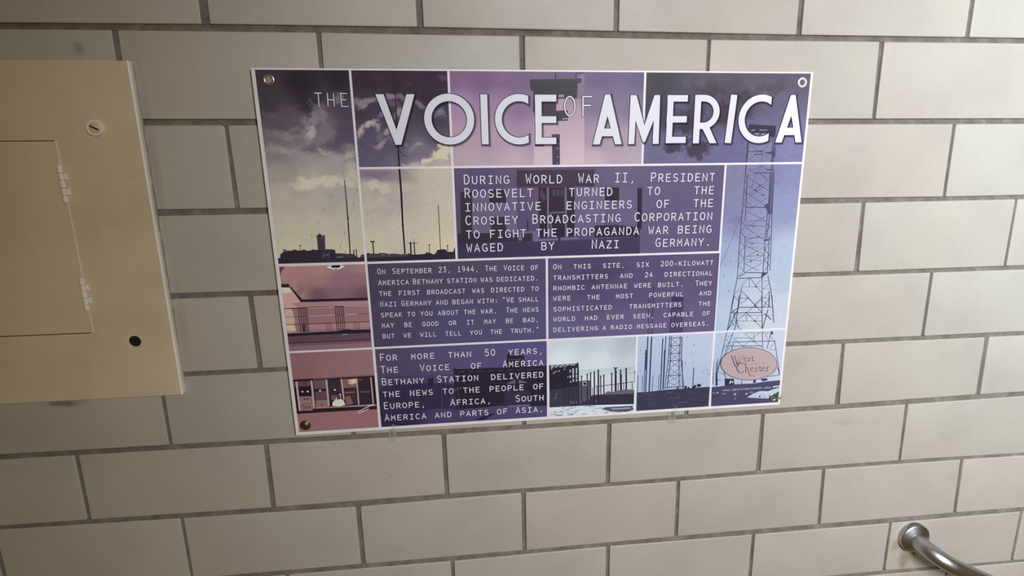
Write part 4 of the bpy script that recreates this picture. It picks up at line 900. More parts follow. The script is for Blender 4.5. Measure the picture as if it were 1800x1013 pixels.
(0.7,(98,91,129),[(357,508.6),(367.5,508.6)]),
(0.7,(98,90,128),[(374.5,508.9),(385,509)]),
(0.7,(97,89,127),[(392,509.3),(402.6,509.3)]),
(0.7,(96,89,126),[(409.7,509.7),(420.3,509.7)]),
(0.7,(95,88,125),[(427.4,510),(438.1,510.1)]),
(0,(109,102,137),[(371.2,535.1),(388.2,527.5),(389.1,535.2)]),
(0,(109,101,136),[(393.7,534.9),(395.3,527.4),(412,535.2)]),
(0,(98,91,130),[(280.2,539),(282.7,539.1),(282.5,542.9),(280.1,542.8)]),
(0,(98,90,130),[(283.8,537.3),(286.2,537.5),(286,541.2),(283.6,541.1)]),
(0,(98,90,130),[(289,535.8),(291.5,535.9),(291.3,539.7),(288.9,539.5)]),
(0,(98,90,130),[(281.5,510.9),(283.9,511),(283.7,514.7),(281.3,514.6)]),
(0,(98,90,130),[(282.8,520.3),(285.2,520.5),(285,524.2),(282.6,524.1)]),
(0,(60,52,77),[(368.3,548.3),(387.9,543.7),(400.3,544.5),(416.2,553.2),(416,576.4),(367.6,575.2)]),
(0,(109,102,144),[(376.5,576.8),(414.1,577.3),(414.1,581.2),(371.1,581.3)]),
(0,(50,40,80),[(313.6,600.8),(338.8,590.8),(353,590.8),(327.7,603.7)]),
(0.6,(99,92,132),[(257.1,535.7),(255.7,577.5)]),
(0.6,(99,91,131),[(270.8,536.5),(269.6,578.4)]),
(0.6,(98,91,131),[(277.7,536.9),(276.6,578.9)]),
(0.6,(98,91,130),[(286.4,537.5),(285.3,579.4)]),]),
'substation': ((449.7, 609.9, 457.3, 604), 4, [(454,462,(213,227,235)), (527,461,(201,214,224)), (600,464,(181,192,207)), (465,501,(230,243,246)), (538,505,(220,232,237)), (602,509,(203,214,225))], [(585,486,23.5,11.1,0,(187,198,211),0.7,1), (475,462,20.7,5.4,0,(200,214,222),0.5,1)], [
(0,(221,234,242),[(450.2,586.8),(474.6,584.2),(522,586.1),(608.7,590.1),(610,606.1),(450.1,605.5)]),
(0,(57,53,70),[(505,537.5),(526.1,537.1),(528.1,568.2),(531.3,566.7),(609.5,564.9),(609.5,589.7),(522,586.5),(466.8,586.2),(450.3,586),(450.5,551.6)]),
(0,(88,88,105),[(505,537.5),(526.1,537.1),(528.2,575),(505.3,578.6)]),
(0,(184,196,208),[(511.2,540.3),(519.9,539.2),(520,546.7),(512.1,547.1)]),
(0,(42,38,56),[(512.8,541.3),(518.6,540.5),(518.7,545.5),(514.4,545.9)]),
(0,(45,41,59),[(449.9,503.5),(501.1,503.1),(501.1,501),(503.9,501.2),(504.8,520.1),(505,537.5),(506.9,577),(490.3,584.4),(450.8,585.2)]),
(0,(194,206,216),[(453,504.4),(459.9,504.4),(459.9,506.4),(453,506.3)]),
(0,(193,205,216),[(462.2,504.2),(469.1,504.3),(469.1,505.9),(462.2,505.9)]),
(0,(193,204,215),[(470.7,504.2),(477.6,504.3),(477.6,505.9),(470.7,505.8)]),
(0,(192,204,214),[(479.9,504.2),(486.1,504.3),(486.1,505.9),(479.9,505.9)]),
(0,(191,203,213),[(488.4,504.4),(497.7,504.6),(497.7,506.2),(488.4,506)]),
(0,(194,206,217),[(453,507),(457.6,506.9),(457.6,508.9),(453,508.9)]),
(0,(193,205,216),[(460.7,506.9),(464.5,506.8),(464.5,508.4),(460.7,508.5)]),
(0,(193,205,215),[(469.1,506.9),(473.8,506.8),(473.8,508.5),(469.1,508.5)]),
(0,(192,204,214),[(476.8,507),(480.7,506.9),(480.7,508.4),(476.8,508.5)]),
(0,(194,206,217),[(453,510.2),(455.7,510.1),(455.7,511.7),(453,511.9)]),
(0,(191,203,213),[(492.8,512),(495.4,511.8),(495.5,523.3),(492.9,523.5)]),
(0,(191,203,213),[(499,511.5),(501.5,511.3),(501.6,522),(499.1,522.2)]),
(0,(192,203,214),[(487.7,514.2),(489.5,513.9),(489.6,519.7),(487.7,519.9)]),
(0,(192,203,214),[(492.9,524.3),(495.7,524.2),(495.7,530),(492.9,530.1)]),
(0,(192,204,214),[(487.7,525.7),(489.9,525.5),(489.9,530.1),(487.8,530.3)]),
(0,(191,203,213),[(499.1,524.4),(501.6,524.2),(501.6,530.8),(499.1,531)]),
(0,(192,204,214),[(493.2,532.6),(495.6,532.4),(495.6,538.2),(493.2,538.4)]),
(0,(191,203,213),[(499.1,533),(501.6,532.8),(501.7,537.8),(499.2,538)]),
(0,(192,204,215),[(483.9,527.1),(485.4,526.9),(485.4,529.5),(483.9,529.8)]),
(0,(192,204,214),[(488.6,536.5),(490.4,536.3),(490.4,539.6),(488.6,539.8)]),
(0,(192,204,215),[(476.8,511.9),(479.3,511.7),(479.3,513.4),(476.9,513.5)]),
(0,(193,205,216),[(466.8,514.6),(469,514.4),(469,517),(466.8,517.2)]),
(1.2,(194,206,217),[(456.8,520.3),(463.7,515.3)]),
(0,(66,63,82),[(450.5,552.4),(482.4,548.6),(505.8,546.7),(506.1,577),(490.3,584.4),(450.8,585.2)]),
(1.1,(38,34,52),[(476.1,544.9),(476.7,581)]),
(1.1,(37,34,52),[(480.8,545.2),(481.4,581.3)]),
(1.1,(37,33,52),[(485.5,545.4),(486.1,581.6)]),
(1.1,(37,33,52),[(489.9,545.7),(490.5,581.9)]),
(1.1,(38,34,52),[(494.9,546),(495.5,582.2)]),
(1.1,(38,34,52),[(499.9,546.3),(500.6,582.5)]),
(1.1,(38,34,52),[(503.5,546.5),(504.2,582.8)]),
(0,(131,131,148),[(461.8,563.7),(462.9,557.7),(464.1,563.5)]),
(0,(131,131,149),[(460.2,570.3),(461.3,564.3),(462.6,570.1)]),
(0,(129,128,146),[(507.4,581.8),(508.4,575.8),(509.8,581.6)]),
(0,(128,128,145),[(514.5,578),(515.5,572),(516.8,577.8)]),
(0,(129,128,146),[(489.2,580.6),(490.3,574.6),(491.6,580.4)]),
(0,(129,129,146),[(494,580.9),(495,574.9),(496.3,580.7)]),
(0,(129,129,146),[(499.5,581.3),(500.5,575.2),(501.8,581.1)]),
(0,(127,127,144),[(536.7,582),(537.7,575.9),(539.1,581.8)]),
(1.6,(45,41,58),[(509.6,527),(510.3,577.2)]),
(0,(45,41,58),[(508,526.9),(510.8,526.4),(511.1,529.7),(508.6,529.6)]),
(1.8,(45,41,58),[(520.2,524.3),(521.1,576.2)]),
(0,(44,41,58),[(518.6,524.2),(521.4,523.7),(521.8,527),(519.2,526.9)]),
(2,(44,41,58),[(526.4,521.7),(527.4,576.6)]),
(0,(44,40,57),[(524.8,521.6),(527.6,521.1),(528,524.4),(525.5,524.3)]),
(2.4,(44,41,58),[(533.3,520.1),(534.5,582.2)]),
(0,(44,40,57),[(531.7,520),(534.5,519.5),(534.9,522.8),(532.4,522.7)]),
(2.8,(44,41,57),[(540.7,517.2),(542.2,582.7)]),
(0,(44,40,57),[(539.2,517.1),(542,516.6),(542.4,519.9),(539.8,519.8)]),
(1.8,(44,40,57),[(545.2,529),(546.2,566)]),
(0,(44,40,57),[(543.6,529),(546.4,528.5),(546.8,531.8),(544.3,531.7)]),
(2,(44,40,57),[(551.1,527.4),(552.2,566.4)]),
(0,(44,40,57),[(549.6,527.3),(552.4,526.8),(552.8,530.2),(550.3,530)]),
(2,(43,40,57),[(565.8,524.4),(567,567.3)]),
(0,(43,40,56),[(564.2,524.3),(567,523.8),(567.4,527.2),(564.9,527)]),
(3.2,(43,40,56),[(572.7,516.5),(574.2,567.8)]),
(0,(43,39,56),[(571.1,516.4),(573.9,515.9),(574.3,519.3),(571.8,519.1)]),
(1.6,(43,40,56),[(574.1,522.4),(575.5,567.8)]),
(0,(43,40,56),[(572.5,522.3),(575.4,521.8),(575.8,525.2),(573.2,525)]),
(2.6,(43,40,56),[(582.3,519.6),(583.9,568.4)]),
(0,(43,39,56),[(580.7,519.5),(583.5,519),(583.9,522.3),(581.4,522.2)]),
(1.6,(43,40,56),[(584.1,529.7),(585.5,568.5)]),
(0,(43,40,56),[(582.5,529.6),(585.4,529.1),(585.8,532.4),(583.2,532.3)]),
(2.8,(43,39,56),[(592.8,516.8),(594.6,569)]),
(0,(43,39,56),[(591.2,516.8),(594.1,516.2),(594.5,519.6),(591.9,519.5)]),
(1.3,(43,39,55),[(609.3,523.6),(610.3,546.3)]),
(0,(43,39,55),[(607.7,523.5),(610.5,523),(610.9,526.4),(608.4,526.2)]),
(1,(44,41,58),[(530.3,551.5),(530.8,568.4)]),
(1,(44,41,58),[(538.6,548.7),(539.2,568.9)]),
(1,(43,40,56),[(578.5,546.1),(579.3,566.4)]),
(1,(43,40,56),[(588.8,545),(589.8,567)]),
(1.1,(43,39,56),[(604.8,544.3),(605.8,564.6)]),
(0,(43,39,56),[(567.4,515.1),(570.1,513.9),(572.7,515),(575.3,514.2),(578,515.7),(575.4,516.5),(570.6,516.4)]),
(0.4,(125,129,144),[(504.8,516),(610.3,516.2)]),
(0.4,(125,129,144),[(504.8,518.4),(609.9,519.5)]),
(0.4,(125,129,144),[(504.8,520.4),(609.7,521.5)]),
(0.4,(125,129,144),[(504.8,523.4),(609.8,526.1)]),
(0.4,(125,129,143),[(543.3,527.3),(609.6,527.8)]),
(1.2,(43,40,56),[(535.7,549.3),(550,549.4),(562.6,548.1),(584.9,546.5),(608.8,544.2)]),
(0.6,(116,120,135),[(537.4,552.8),(553.2,551.3)]),
(0,(102,103,118),[(553.4,564.8),(559.7,560.1),(566.2,563),(578.9,560.4),(594.8,558.9),(609.3,560.6),(609.6,568.3),(553.5,567.3)]),
(0.42,(96,100,121),[(487.4,587.2),(493.8,586.2)]),
(0.94,(126,132,150),[(536.2,594.2),(548.8,593.4)]),
(0.43,(97,101,122),[(493.7,589),(497.2,589.8)]),
(1.03,(94,98,118),[(550.5,594.6),(555.7,594.1)]),
(0.58,(243,246,246),[(588.2,593.5),(596.9,593.3)]),
(0.41,(82,84,104),[(524.3,589.3),(536.3,589.8)]),
(0.82,(84,86,107),[(496.1,600),(501.7,599.3)]),
(0.44,(162,171,187),[(495.5,594.8),(500.3,595.4)]),
(1.1,(73,75,99),[(458.2,595.9),(463.4,596.1)]),
(0.84,(88,93,115),[(473.4,597.9),(476.4,598.1)]),
(0.72,(77,78,101),[(479.4,593.4),(487.8,592.6)]),
(0.58,(129,136,153),[(493.9,597.4),(505.1,596.8)]),
(1.36,(160,169,184),[(522,588.2),(531.6,588.5)]),
(1.27,(246,246,246),[(453.9,588.7),(466.1,589.2)]),
(0.65,(246,246,246),[(556.6,591.2),(565.4,590.6)]),
(0.57,(159,168,182),[(543.9,592),(552.2,590.9)]),
(0.61,(122,129,146),[(573.1,598.2),(578.5,597.9)]),
(1.37,(90,95,114),[(594,594.4),(597,594.6)]),
(0.52,(159,168,182),[(545.2,600.1),(553.7,601)]),
(0.64,(95,99,119),[(533.2,604),(539.8,603.8)]),
(0.83,(97,101,121),[(514.5,587.6),(521.2,587.8)]),
(0.61,(160,170,186),[(484.3,588.7),(487,588.1)]),
(0.71,(127,134,152),[(486.8,602.8),(490.6,603.5)]),
(0.49,(123,130,149),[(469,595.4),(481.3,595.2)]),
(1.06,(95,99,120),[(483.6,602.6),(495.2,602.1)]),
(1.2,(75,77,98),[(575.7,604.1),(586.6,603.3)]),
(1.37,(244,246,246),[(575.8,597.9),(582.3,596.9)]),
(0.46,(159,169,185),[(457.9,601.4),(461.6,601.7)]),
(0.62,(246,246,246),[(476.8,597.3),(485,598)]),
(1.21,(161,171,187),[(451.5,601.5),(454,600.6)]),
(0.87,(77,78,101),[(482.1,598.4),(487.9,598.9)]),
(0.96,(82,84,104),[(532.5,588.6),(535.2,587.7)]),
(0.92,(128,135,153),[(490.7,601.1),(493.5,601.6)]),
(0.85,(124,131,151),[(452.7,599.8),(463.5,600.5)]),
(0.8,(246,246,246),[(482.7,604.7),(489.1,605.3)]),
(0.83,(158,168,184),[(462.9,602.1),(473.5,601.9)]),
(0.88,(159,169,185),[(461.3,601.3),(465.7,602.1)]),
(0.55,(88,93,116),[(469.2,595.2),(475.4,594.4)]),
(0.41,(127,133,151),[(527.6,594.6),(535.6,594.9)]),
(0.48,(85,86,107),[(499.2,597),(506.6,596.8)]),
(1.03,(96,100,121),[(488.9,602.5),(495,603.4)]),
(0.97,(246,246,246),[(556.3,602.1),(562,602.6)]),
(0.54,(78,80,100),[(597.4,602.8),(604.5,602.5)]),
(1.01,(90,94,114),[(571.1,598),(580.4,597.7)]),
(1.19,(158,167,182),[(556.1,602.4),(561.5,601.7)]),
(0.73,(158,168,184),[(462.9,596.6),(474.5,596.7)]),
(1.21,(129,135,153),[(497.4,586.2),(500,586.7)]),
(1.39,(243,246,246),[(599.8,595.7),(608.4,595.9)]),
(1.08,(88,92,115),[(462.9,602.3),(475.3,602.4)]),
(1.09,(156,165,179),[(567.1,603),(578.2,603.6)]),
(0.63,(90,94,114),[(588.4,596.6),(595.9,596.1)]),
(1.37,(246,246,246),[(501.5,598.8),(514.2,598.6)]),
(0.94,(162,171,186),[(499.4,594.8),(507.8,594)]),
(0.56,(246,246,246),[(558.9,602.4),(565.1,602.6)]),
(0.71,(158,168,184),[(461.5,603.2),(473.9,603.2)]),
(1.18,(246,246,246),[(465.1,588.8),(469.7,589.5)]),
(1.19,(125,132,150),[(474,589),(479.4,588.2)]),
(0.65,(157,166,181),[(556.9,600.9),(569.3,599.7)]),
(0.46,(122,129,146),[(567.9,594.6),(580.2,593.6)]),
(1.06,(94,98,117),[(606.1,598.9),(618,599.1)]),
(0.81,(77,79,100),[(563,601.6),(572.7,600.7)]),
(1.27,(246,246,246),[(484.2,590.9),(491.8,590.1)]),
(0.79,(246,246,246),[(490.5,593.2),(499.9,592.7)]),
(1.19,(128,134,152),[(516.4,587.5),(527.8,586.9)]),
(0.95,(126,133,151),[(464.3,585.9),(472.8,585.2)]),
(1.11,(246,246,246),[(524.9,602.3),(529.3,603.2)]),
(0.87,(84,86,106),[(509.8,603.9),(520.8,603)]),
(0.44,(243,246,246),[(592,599.3),(604.2,599.3)]),
(1.3,(80,82,102),[(549.1,594.4),(560.4,593.8)]),
(1.28,(94,98,118),[(548.1,596),(559.2,596.6)]),
(1.36,(80,82,102),[(553.4,603.8),(562.2,603.6)]),
(1,(77,78,99),[(595.9,595.9),(598.7,595.9)]),
(1.1,(82,84,105),[(489.6,589.3),(492.7,590.1)]),
(0.47,(72,74,98),[(469,603.8),(479.9,604.3)]),
(1.1,(128,135,153),[(485.9,590.5),(498.1,589.3)]),
(0.7,(161,170,186),[(483.9,589.9),(493.8,590.3)]),
(0.46,(246,246,246),[(511.1,599),(513.9,598.9)]),
(1.1,(160,169,184),[(530.2,598.3),(538.4,598.8)]),
(0.68,(246,246,246),[(518.7,590.7),(521.2,591.5)]),
(1.02,(244,246,246),[(568.7,598.8),(577.6,598.3)]),
(1.08,(162,171,186),[(490.5,595.7),(493.2,595.9)]),
(0,(85,87,109),[(554,592),(607.1,592.4),(609,600.8),(596.1,604.3),(570.2,601.7),(552.5,597)]),
(0,(155,164,180),[(563.7,594.7),(602.4,595.2),(604.1,598.1),(570.2,598.2)]),]),
'masts': ((613.5, 756, 457.3, 604), 4, [(622,465,(184,204,226)), (752,472,(189,205,222)), (625,555,(176,197,225)), (758,563,(179,195,218))], [(635,522,16.3,45.7,0,(174,199,233),0.4,1)], [
(0,(65,61,82),[(614.6,566.5),(638.1,566.7),(657.5,565.2),(690.1,564.3),(723,564.1),(756.9,563.8),(755.6,607.6),(615.1,605.5)]),
(1.58,(59,56,81),[(703.5,591.6),(708,591)]),
(0.78,(84,82,107),[(637.9,570.8),(654.8,571)]),
(0.51,(84,81,106),[(645.3,588.8),(658.1,588.7)]),
(1.43,(83,80,105),[(693,577.9),(699.8,577.4)]),
(1.14,(65,62,86),[(631.9,598.4),(647.9,598.6)]),
(0.7,(93,92,117),[(636.6,591.5),(652.3,591.7)]),
(0.79,(81,78,103),[(713,573.5),(726.4,573.5)]),
(1.17,(89,88,113),[(696.9,591.8),(714.9,592.1)]),
(0.55,(83,80,105),[(666,601.3),(680.5,601.4)]),
(0.79,(85,82,107),[(622.8,572),(635.8,572)]),
(0.72,(48,44,73),[(742.3,596),(747.1,595.4)]),
(0.86,(93,93,118),[(634.5,582.9),(645,582.7)]),
(0.54,(82,79,105),[(674.1,583.1),(688.6,583.2)]),
(1.45,(85,82,107),[(636.3,574.8),(644.8,574.4)]),
(1.28,(48,44,73),[(744.8,596.4),(753.6,596.1)]),
(1.09,(57,54,79),[(744.5,580.7),(750.6,580.2)]),
(1.3,(66,62,86),[(618.4,570.4),(633.7,570.5)]),
(1.38,(73,70,97),[(744.3,590.5),(762,590.8)]),
(0.89,(60,56,81),[(724.8,578.6),(737.3,578.5)]),
(1.36,(66,63,87),[(617,588.7),(620.6,588.1)]),
(1.16,(78,75,101),[(715.6,586.2),(723.8,585.8)]),
(1.08,(85,82,107),[(622.8,569.4),(640.2,569.7)]),
(0.52,(93,92,117),[(640.6,587.6),(648.7,587.3)]),
(0.65,(80,77,102),[(705.7,584.4),(721,584.5)]),
(1.31,(66,62,86),[(621.4,572.7),(628,572.2)]),
(1.24,(90,90,115),[(689.2,583),(697.6,582.7)]),
(0.87,(60,56,81),[(690.7,601.9),(697.8,601.5)]),
(1.44,(60,57,82),[(689.1,588.5),(700.8,588.4)]),
(1.16,(80,77,103),[(683.6,597.3),(700,597.5)]),
(1.42,(87,86,111),[(750.4,579.6),(755.8,579)]),
(0.55,(82,79,104),[(688.9,582.1),(702.7,582.2)]),
(0.56,(80,77,102),[(729.5,578.4),(736.7,578)]),
(1.34,(81,78,104),[(681.1,598.3),(693.9,598.3)]),
(0.82,(80,77,103),[(688.3,595.1),(704.8,595.4)]),
(1.51,(92,91,116),[(671.8,570.1),(683.9,570)]),
(0.97,(92,92,117),[(664.3,575.9),(668.8,575.3)]),
(1.4,(85,84,110),[(740.3,583.4),(758,583.7)]),
(0.51,(84,81,106),[(643.8,597.5),(661.8,597.8)]),
(0.57,(94,93,118),[(616.2,575.8),(627.1,575.6)]),
(1.06,(82,79,104),[(686.8,581.8),(699.4,581.7)]),
(2.1,(60,59,87),[(631.5,458.3),(631.2,566.3)]),
(2.4,(60,59,87),[(638.6,458.6),(638.1,566.7)]),
(1.3,(60,59,87),[(628.4,482.9),(628,566.1)]),
(1.6,(60,59,87),[(630.1,483.8),(629.9,522.7)]),
(2,(59,58,86),[(659.7,463.2),(659.9,564.7)]),
(1.6,(59,58,86),[(665.6,459.4),(665.2,563.6)]),
(1.4,(59,58,86),[(663.9,485.6),(664.3,563.6)]),
(1,(61,60,88),[(615.5,531.9),(615.7,565.7)]),
(1,(61,60,88),[(624.4,533.3),(624.7,565.4)]),
(1,(60,59,87),[(644.1,534.4),(644.2,566.1)]),
(1,(60,59,87),[(655.6,533.4),(655.8,564.4)]),
(1.5,(58,57,85),[(721.9,522.9),(722.3,563.7)]),
(1,(60,59,87),[(625.3,490.9),(628.7,490.3)]),
(1.3,(74,73,104),[(672.8,459),(671.8,506.7)]),
(1.3,(74,73,104),[(676,459.1),(676.2,506.9)]),
(1.3,(73,72,103),[(692.8,459.6),(692.9,507.9)]),
(1.3,(73,72,103),[(696.4,461.8),(697.3,508.1)]),
(1.3,(75,74,105),[(671.8,506.7),(668,563)]),
(1.3,(75,74,105),[(676.2,506.9),(672.8,562.4)]),
(1.3,(74,73,104),[(692.9,507.9),(695.7,562.1)]),
(1.3,(74,73,104),[(697.3,508.1),(704.8,563.5)]),
(1.3,(74,73,104),[(698.9,508.2),(703.1,562.6)]),
(1.3,(73,72,103),[(672.9,478.6),(697.8,477.9)]),
(1.3,(74,73,103),[(672.8,493.1),(697.5,493.6)]),
(1.3,(74,73,104),[(671.9,507.5),(698.5,507.3)]),
(1.3,(74,73,104),[(670,536.8),(701.8,536.9)]),
(1.3,(75,74,105),[(669.5,560.5),(704.6,559.6)]),
(1.3,(73,72,102),[(675.4,463.2),(696.9,462.6)]),
(0.6,(73,72,103),[(674.1,463.1),(693,478.8)]),
(0.6,(73,72,103),[(692.2,464),(674.8,477.9)]),
(0.5,(73,72,103),[(671.2,463),(674.8,477.9)]),
(0.6,(73,72,103),[(695.4,464.2),(693,478.8)]),
(0.6,(73,72,103),[(674.8,477.9),(693.8,493.9)]),
(0.6,(73,72,103),[(693,478.8),(675.5,493)]),
(0.5,(74,73,104),[(671.9,477.8),(675.5,493)]),
(0.6,(73,72,103),[(696.2,479),(693.8,493.9)]),
(0.6,(74,73,104),[(675.5,493),(694.5,508.3)]),
(0.6,(74,73,104),[(693.8,493.9),(676.2,507.3)]),
(0.5,(74,73,104),[(672.6,492.8),(676.2,507.3)]),
(0.6,(73,72,103),[(697,494.1),(694.5,508.3)]),
(0.6,(74,73,104),[(676.2,507.3),(695.3,523.1)]),
(0.6,(74,73,104),[(694.5,508.3),(675.5,521.9)]),
(0.5,(74,73,104),[(673.3,507.1),(675.5,521.9)]),
(0.6,(74,73,104),[(697.8,508.5),(695.3,523.1)]),
(0.6,(74,73,104),[(675.5,521.9),(696.1,538)]),
(0.6,(74,73,104),[(695.3,523.1),(674.8,536.7)]),
(0.5,(74,74,105),[(672.6,521.8),(674.8,536.7)]),
(0.6,(74,73,104),[(698.6,523.3),(696.1,538)]),
(0.6,(74,73,105),[(674.8,536.7),(696.7,550.2)]),
(0.6,(74,73,105),[(696.1,538),(674.2,548.9)]),
(0.5,(75,74,105),[(671.9,536.5),(674.2,548.9)]),
(0.6,(74,73,104),[(699.4,538.2),(696.7,550.2)]),
(0.6,(75,74,105),[(674.2,548.9),(697.4,562.2)]),
(0.6,(75,74,105),[(696.7,550.2),(673.6,560.8)]),
(0.5,(75,74,105),[(671.3,548.7),(673.6,560.8)]),
(0.6,(74,73,104),[(700,550.4),(697.4,562.2)]),
(0,(44,41,63),[(691,565.4),(691.1,560.6),(693.7,560.8),(694.3,565.6)]),
(0,(43,40,62),[(706.3,563.8),(706.5,558.4),(709.9,558.6),(710.6,564.1)]),
(0,(43,39,62),[(712.5,565.5),(712.6,560.9),(714.9,561.1),(715.5,565.7)]),
(0,(43,39,62),[(721.9,564.7),(722,559.5),(725.1,559.7),(725.8,565)]),
(0,(43,39,62),[(725.1,563.2),(725.2,558),(728.3,558.2),(729.1,563.5)]),
(0,(43,40,62),[(730.5,562.2),(730.6,556.6),(734.3,556.8),(735.1,562.5)]),
(0,(43,40,62),[(734.4,562.1),(734.5,556.9),(737.7,557.1),(738.4,562.3)]),
(0.78,(130,145,181),[(624.9,497),(624.5,498.6)]),
(0.44,(129,144,180),[(654,512.5),(653.8,515.8)]),
(0.61,(125,139,173),[(744.3,477.7),(745.3,480.7)]),
(0.71,(127,141,176),[(719.4,510.4),(719.9,512.5)]),
(0.5,(127,141,177),[(704.8,511.4),(705.4,514.5)]),
(0.63,(126,140,175),[(747.8,526.8),(748.8,531.1)]),
(0.45,(126,140,175),[(723.6,492.4),(724.7,494.3)]),
(0.4,(125,138,173),[(748.9,466.6),(748.6,470.4)]),
(0.88,(127,141,177),[(705.4,512.5),(705.3,514.5)]),
(0.9,(126,139,174),[(721.4,471),(721,472.3)]),
(0.69,(126,140,175),[(706.2,461.5),(706.5,465.1)]),
(0.77,(130,145,181),[(619.4,483),(619.1,485.7)]),
(0.84,(127,141,177),[(721.3,544.1),(721.4,547.5)]),
(0.62,(127,141,176),[(738.9,554.3),(740.1,557.9)]),
(0.86,(128,142,177),[(715.6,543.3),(716.3,546.6)]),
(0.71,(129,143,179),[(654.1,489.3),(653.7,493.2)]),
(0.84,(127,140,176),[(706.1,483.2),(706,485.9)]),
(0.77,(131,146,182),[(618.7,520.9),(619.6,523.7)]),
(0.76,(129,143,179),[(652.7,471.6),(652.9,473.7)]),
(0.86,(126,140,175),[(750.8,535.4),(752,539.8)]),
(0.79,(126,140,176),[(716.1,493.8),(716.6,497.4)]),
(0.71,(126,140,175),[(740.1,531.9),(740.9,534.1)]),
(0.81,(126,140,175),[(748.6,544.4),(748.6,545.9)]),
(0.69,(126,140,175),[(719.1,476.2),(720.3,480.1)]),
(0.76,(128,142,178),[(651.5,463.9),(651.1,466.4)]),
(0.4,(126,139,174),[(722.3,468),(722.9,469.8)]),
(0.69,(128,143,179),[(644.1,459.7),(644.5,462)]),
(0.53,(126,139,174),[(739.9,494.2),(740.6,495.9)]),]),
'tower_foot': ((759.8, 895.7, 457.0, 604), 4, [(768,473,(182,202,223)), (898,479,(197,207,218)), (769,529,(176,196,222)), (899,548,(194,206,221)), (830,476,(197,208,221))], [], [
(1.25,(72,73,99),[(790.1,386),(782,453.5)]),
(1.25,(72,73,99),[(799.8,386.4),(798,444.9)]),
(1.25,(71,72,97),[(843.1,388.1),(850,453.9)]),
(1.25,(71,72,97),[(858,388.7),(859.3,412.6)]),
(1.25,(71,72,97),[(862.6,388.9),(871.5,442.8)]),
(1.25,(72,73,99),[(800.8,410.1),(782.8,451.7)]),
(1.25,(71,72,97),[(850,453.9),(857.7,416.2)]),
(1.25,(73,74,100),[(782,453.5),(771.8,519)]),
(1.25,(73,74,99),[(798,444.9),(779.2,504.2)]),
(1.25,(73,74,100),[(795.8,476.6),(793.5,495.4)]),
(1.25,(72,72,98),[(851,458.7),(853.9,491)]),
(1.25,(72,73,98),[(876.7,477.9),(893.7,548.3)]),
(1.25,(71,72,97),[(868.3,459.5),(863,493.3)]),
(1.25,(74,76,102),[(771.8,519),(766.5,549.6)]),
(1.25,(74,75,101),[(777.8,485.1),(768.2,534.2)]),
(1.3,(72,72,98),[(800.7,409.2),(845.2,411.6)]),
(1.3,(71,72,97),[(845.2,411),(865.7,411.9)]),
(1.3,(72,73,98),[(785.9,419.5),(816.4,420.5)]),
(1.3,(71,72,98),[(816.4,420.5),(847,421.2)]),
(1.3,(72,73,98),[(795.8,476.6),(877.8,478.9)]),
(1.3,(72,73,99),[(777.7,484.2),(853.9,487.2)]),
(1.3,(72,73,99),[(785.9,419.5),(800.8,410.1)]),
(0.6,(72,73,98),[(801.2,391.9),(817.8,393.5)]),
(0.6,(72,73,98),[(817.8,393.5),(802.1,403.7)]),
(0.6,(71,72,98),[(812.7,386.9),(846.1,421.2)]),
(0.6,(71,72,98),[(843.8,395.4),(816.4,420.8)]),
(0.6,(71,72,98),[(816.4,420.8),(849.8,452)]),
(0.6,(72,73,98),[(816.4,420.8),(783.5,448.9)]),
(0.6,(71,72,97),[(803.8,424.9),(869.1,428.1)]),
(0.6,(72,73,98),[(788,435.2),(847.6,437.9)]),
(0.6,(71,72,97),[(832.6,437.3),(841.1,428.4)]),
(0.6,(72,73,98),[(816.8,425.4),(817.7,436.6)]),
(0.6,(72,73,98),[(799.8,445),(809.8,453.9)]),
(0.6,(72,73,99),[(790.6,420.6),(803.7,447.1)]),
(0.6,(71,72,97),[(846,399.2),(860,410.7)]),
(0.6,(71,72,97),[(858.5,394.2),(847.1,412)]),
(0.6,(71,72,97),[(850,423.2),(866.2,436.9)]),
(0.6,(71,72,97),[(866,435.1),(851.9,423.3)]),
(0.6,(72,73,98),[(816,460.7),(836.1,477.7)]),
(0.6,(72,73,98),[(845.8,460.3),(815.2,486.1)]),
(0.6,(73,74,99),[(815.2,486.1),(795.3,470)]),
(0.6,(72,73,98),[(836.1,477.7),(856.3,493)]),
(0.6,(72,73,98),[(796.1,469.1),(835.5,470.1)]),
(0.6,(71,72,97),[(815.9,459.8),(868.6,462.3)]),
(0.6,(72,73,99),[(783,466.6),(793.7,461.5)]),
(0.6,(73,74,100),[(780.3,481.5),(794.7,474.7)]),
(0.6,(71,72,97),[(865.4,468.8),(877.8,478.9)]),
(0.6,(71,72,97),[(857.3,462.7),(862.4,476.2)]),
(0.6,(72,73,98),[(834.7,461.6),(836,476.8)]),
(0.6,(71,72,97),[(877.8,478.9),(867.8,493.6)]),
(0.6,(72,72,98),[(867.9,495.5),(882.3,496.3)]),
(0.6,(72,73,98),[(873,529.5),(889.4,530.4)]),
(0.6,(72,73,99),[(889.4,530.4),(876.7,548.3)]),
(0.6,(74,75,101),[(770.1,534.3),(781.9,540.8)]),
(0.5,(72,73,99),[(785.1,409.4),(795.2,420.8)]),
(0.5,(72,73,99),[(795.2,420.8),(785.1,433.2)]),
(0.5,(72,73,99),[(785.1,433.2),(795.2,444.8)]),
(0.5,(73,74,100),[(781.4,470.3),(791.5,482.1)]),
(0.5,(73,74,100),[(780.9,489.1),(794,489.8)]),
(0.5,(73,74,100),[(783.3,496.8),(791.5,482.1)]),
(0,(71,72,98),[(835.8,409.7),(835.2,410.6),(833.5,410.9),(831.7,410.5),(831,409.5),(831.6,408.6),(833.3,408.3),(835,408.8)]),
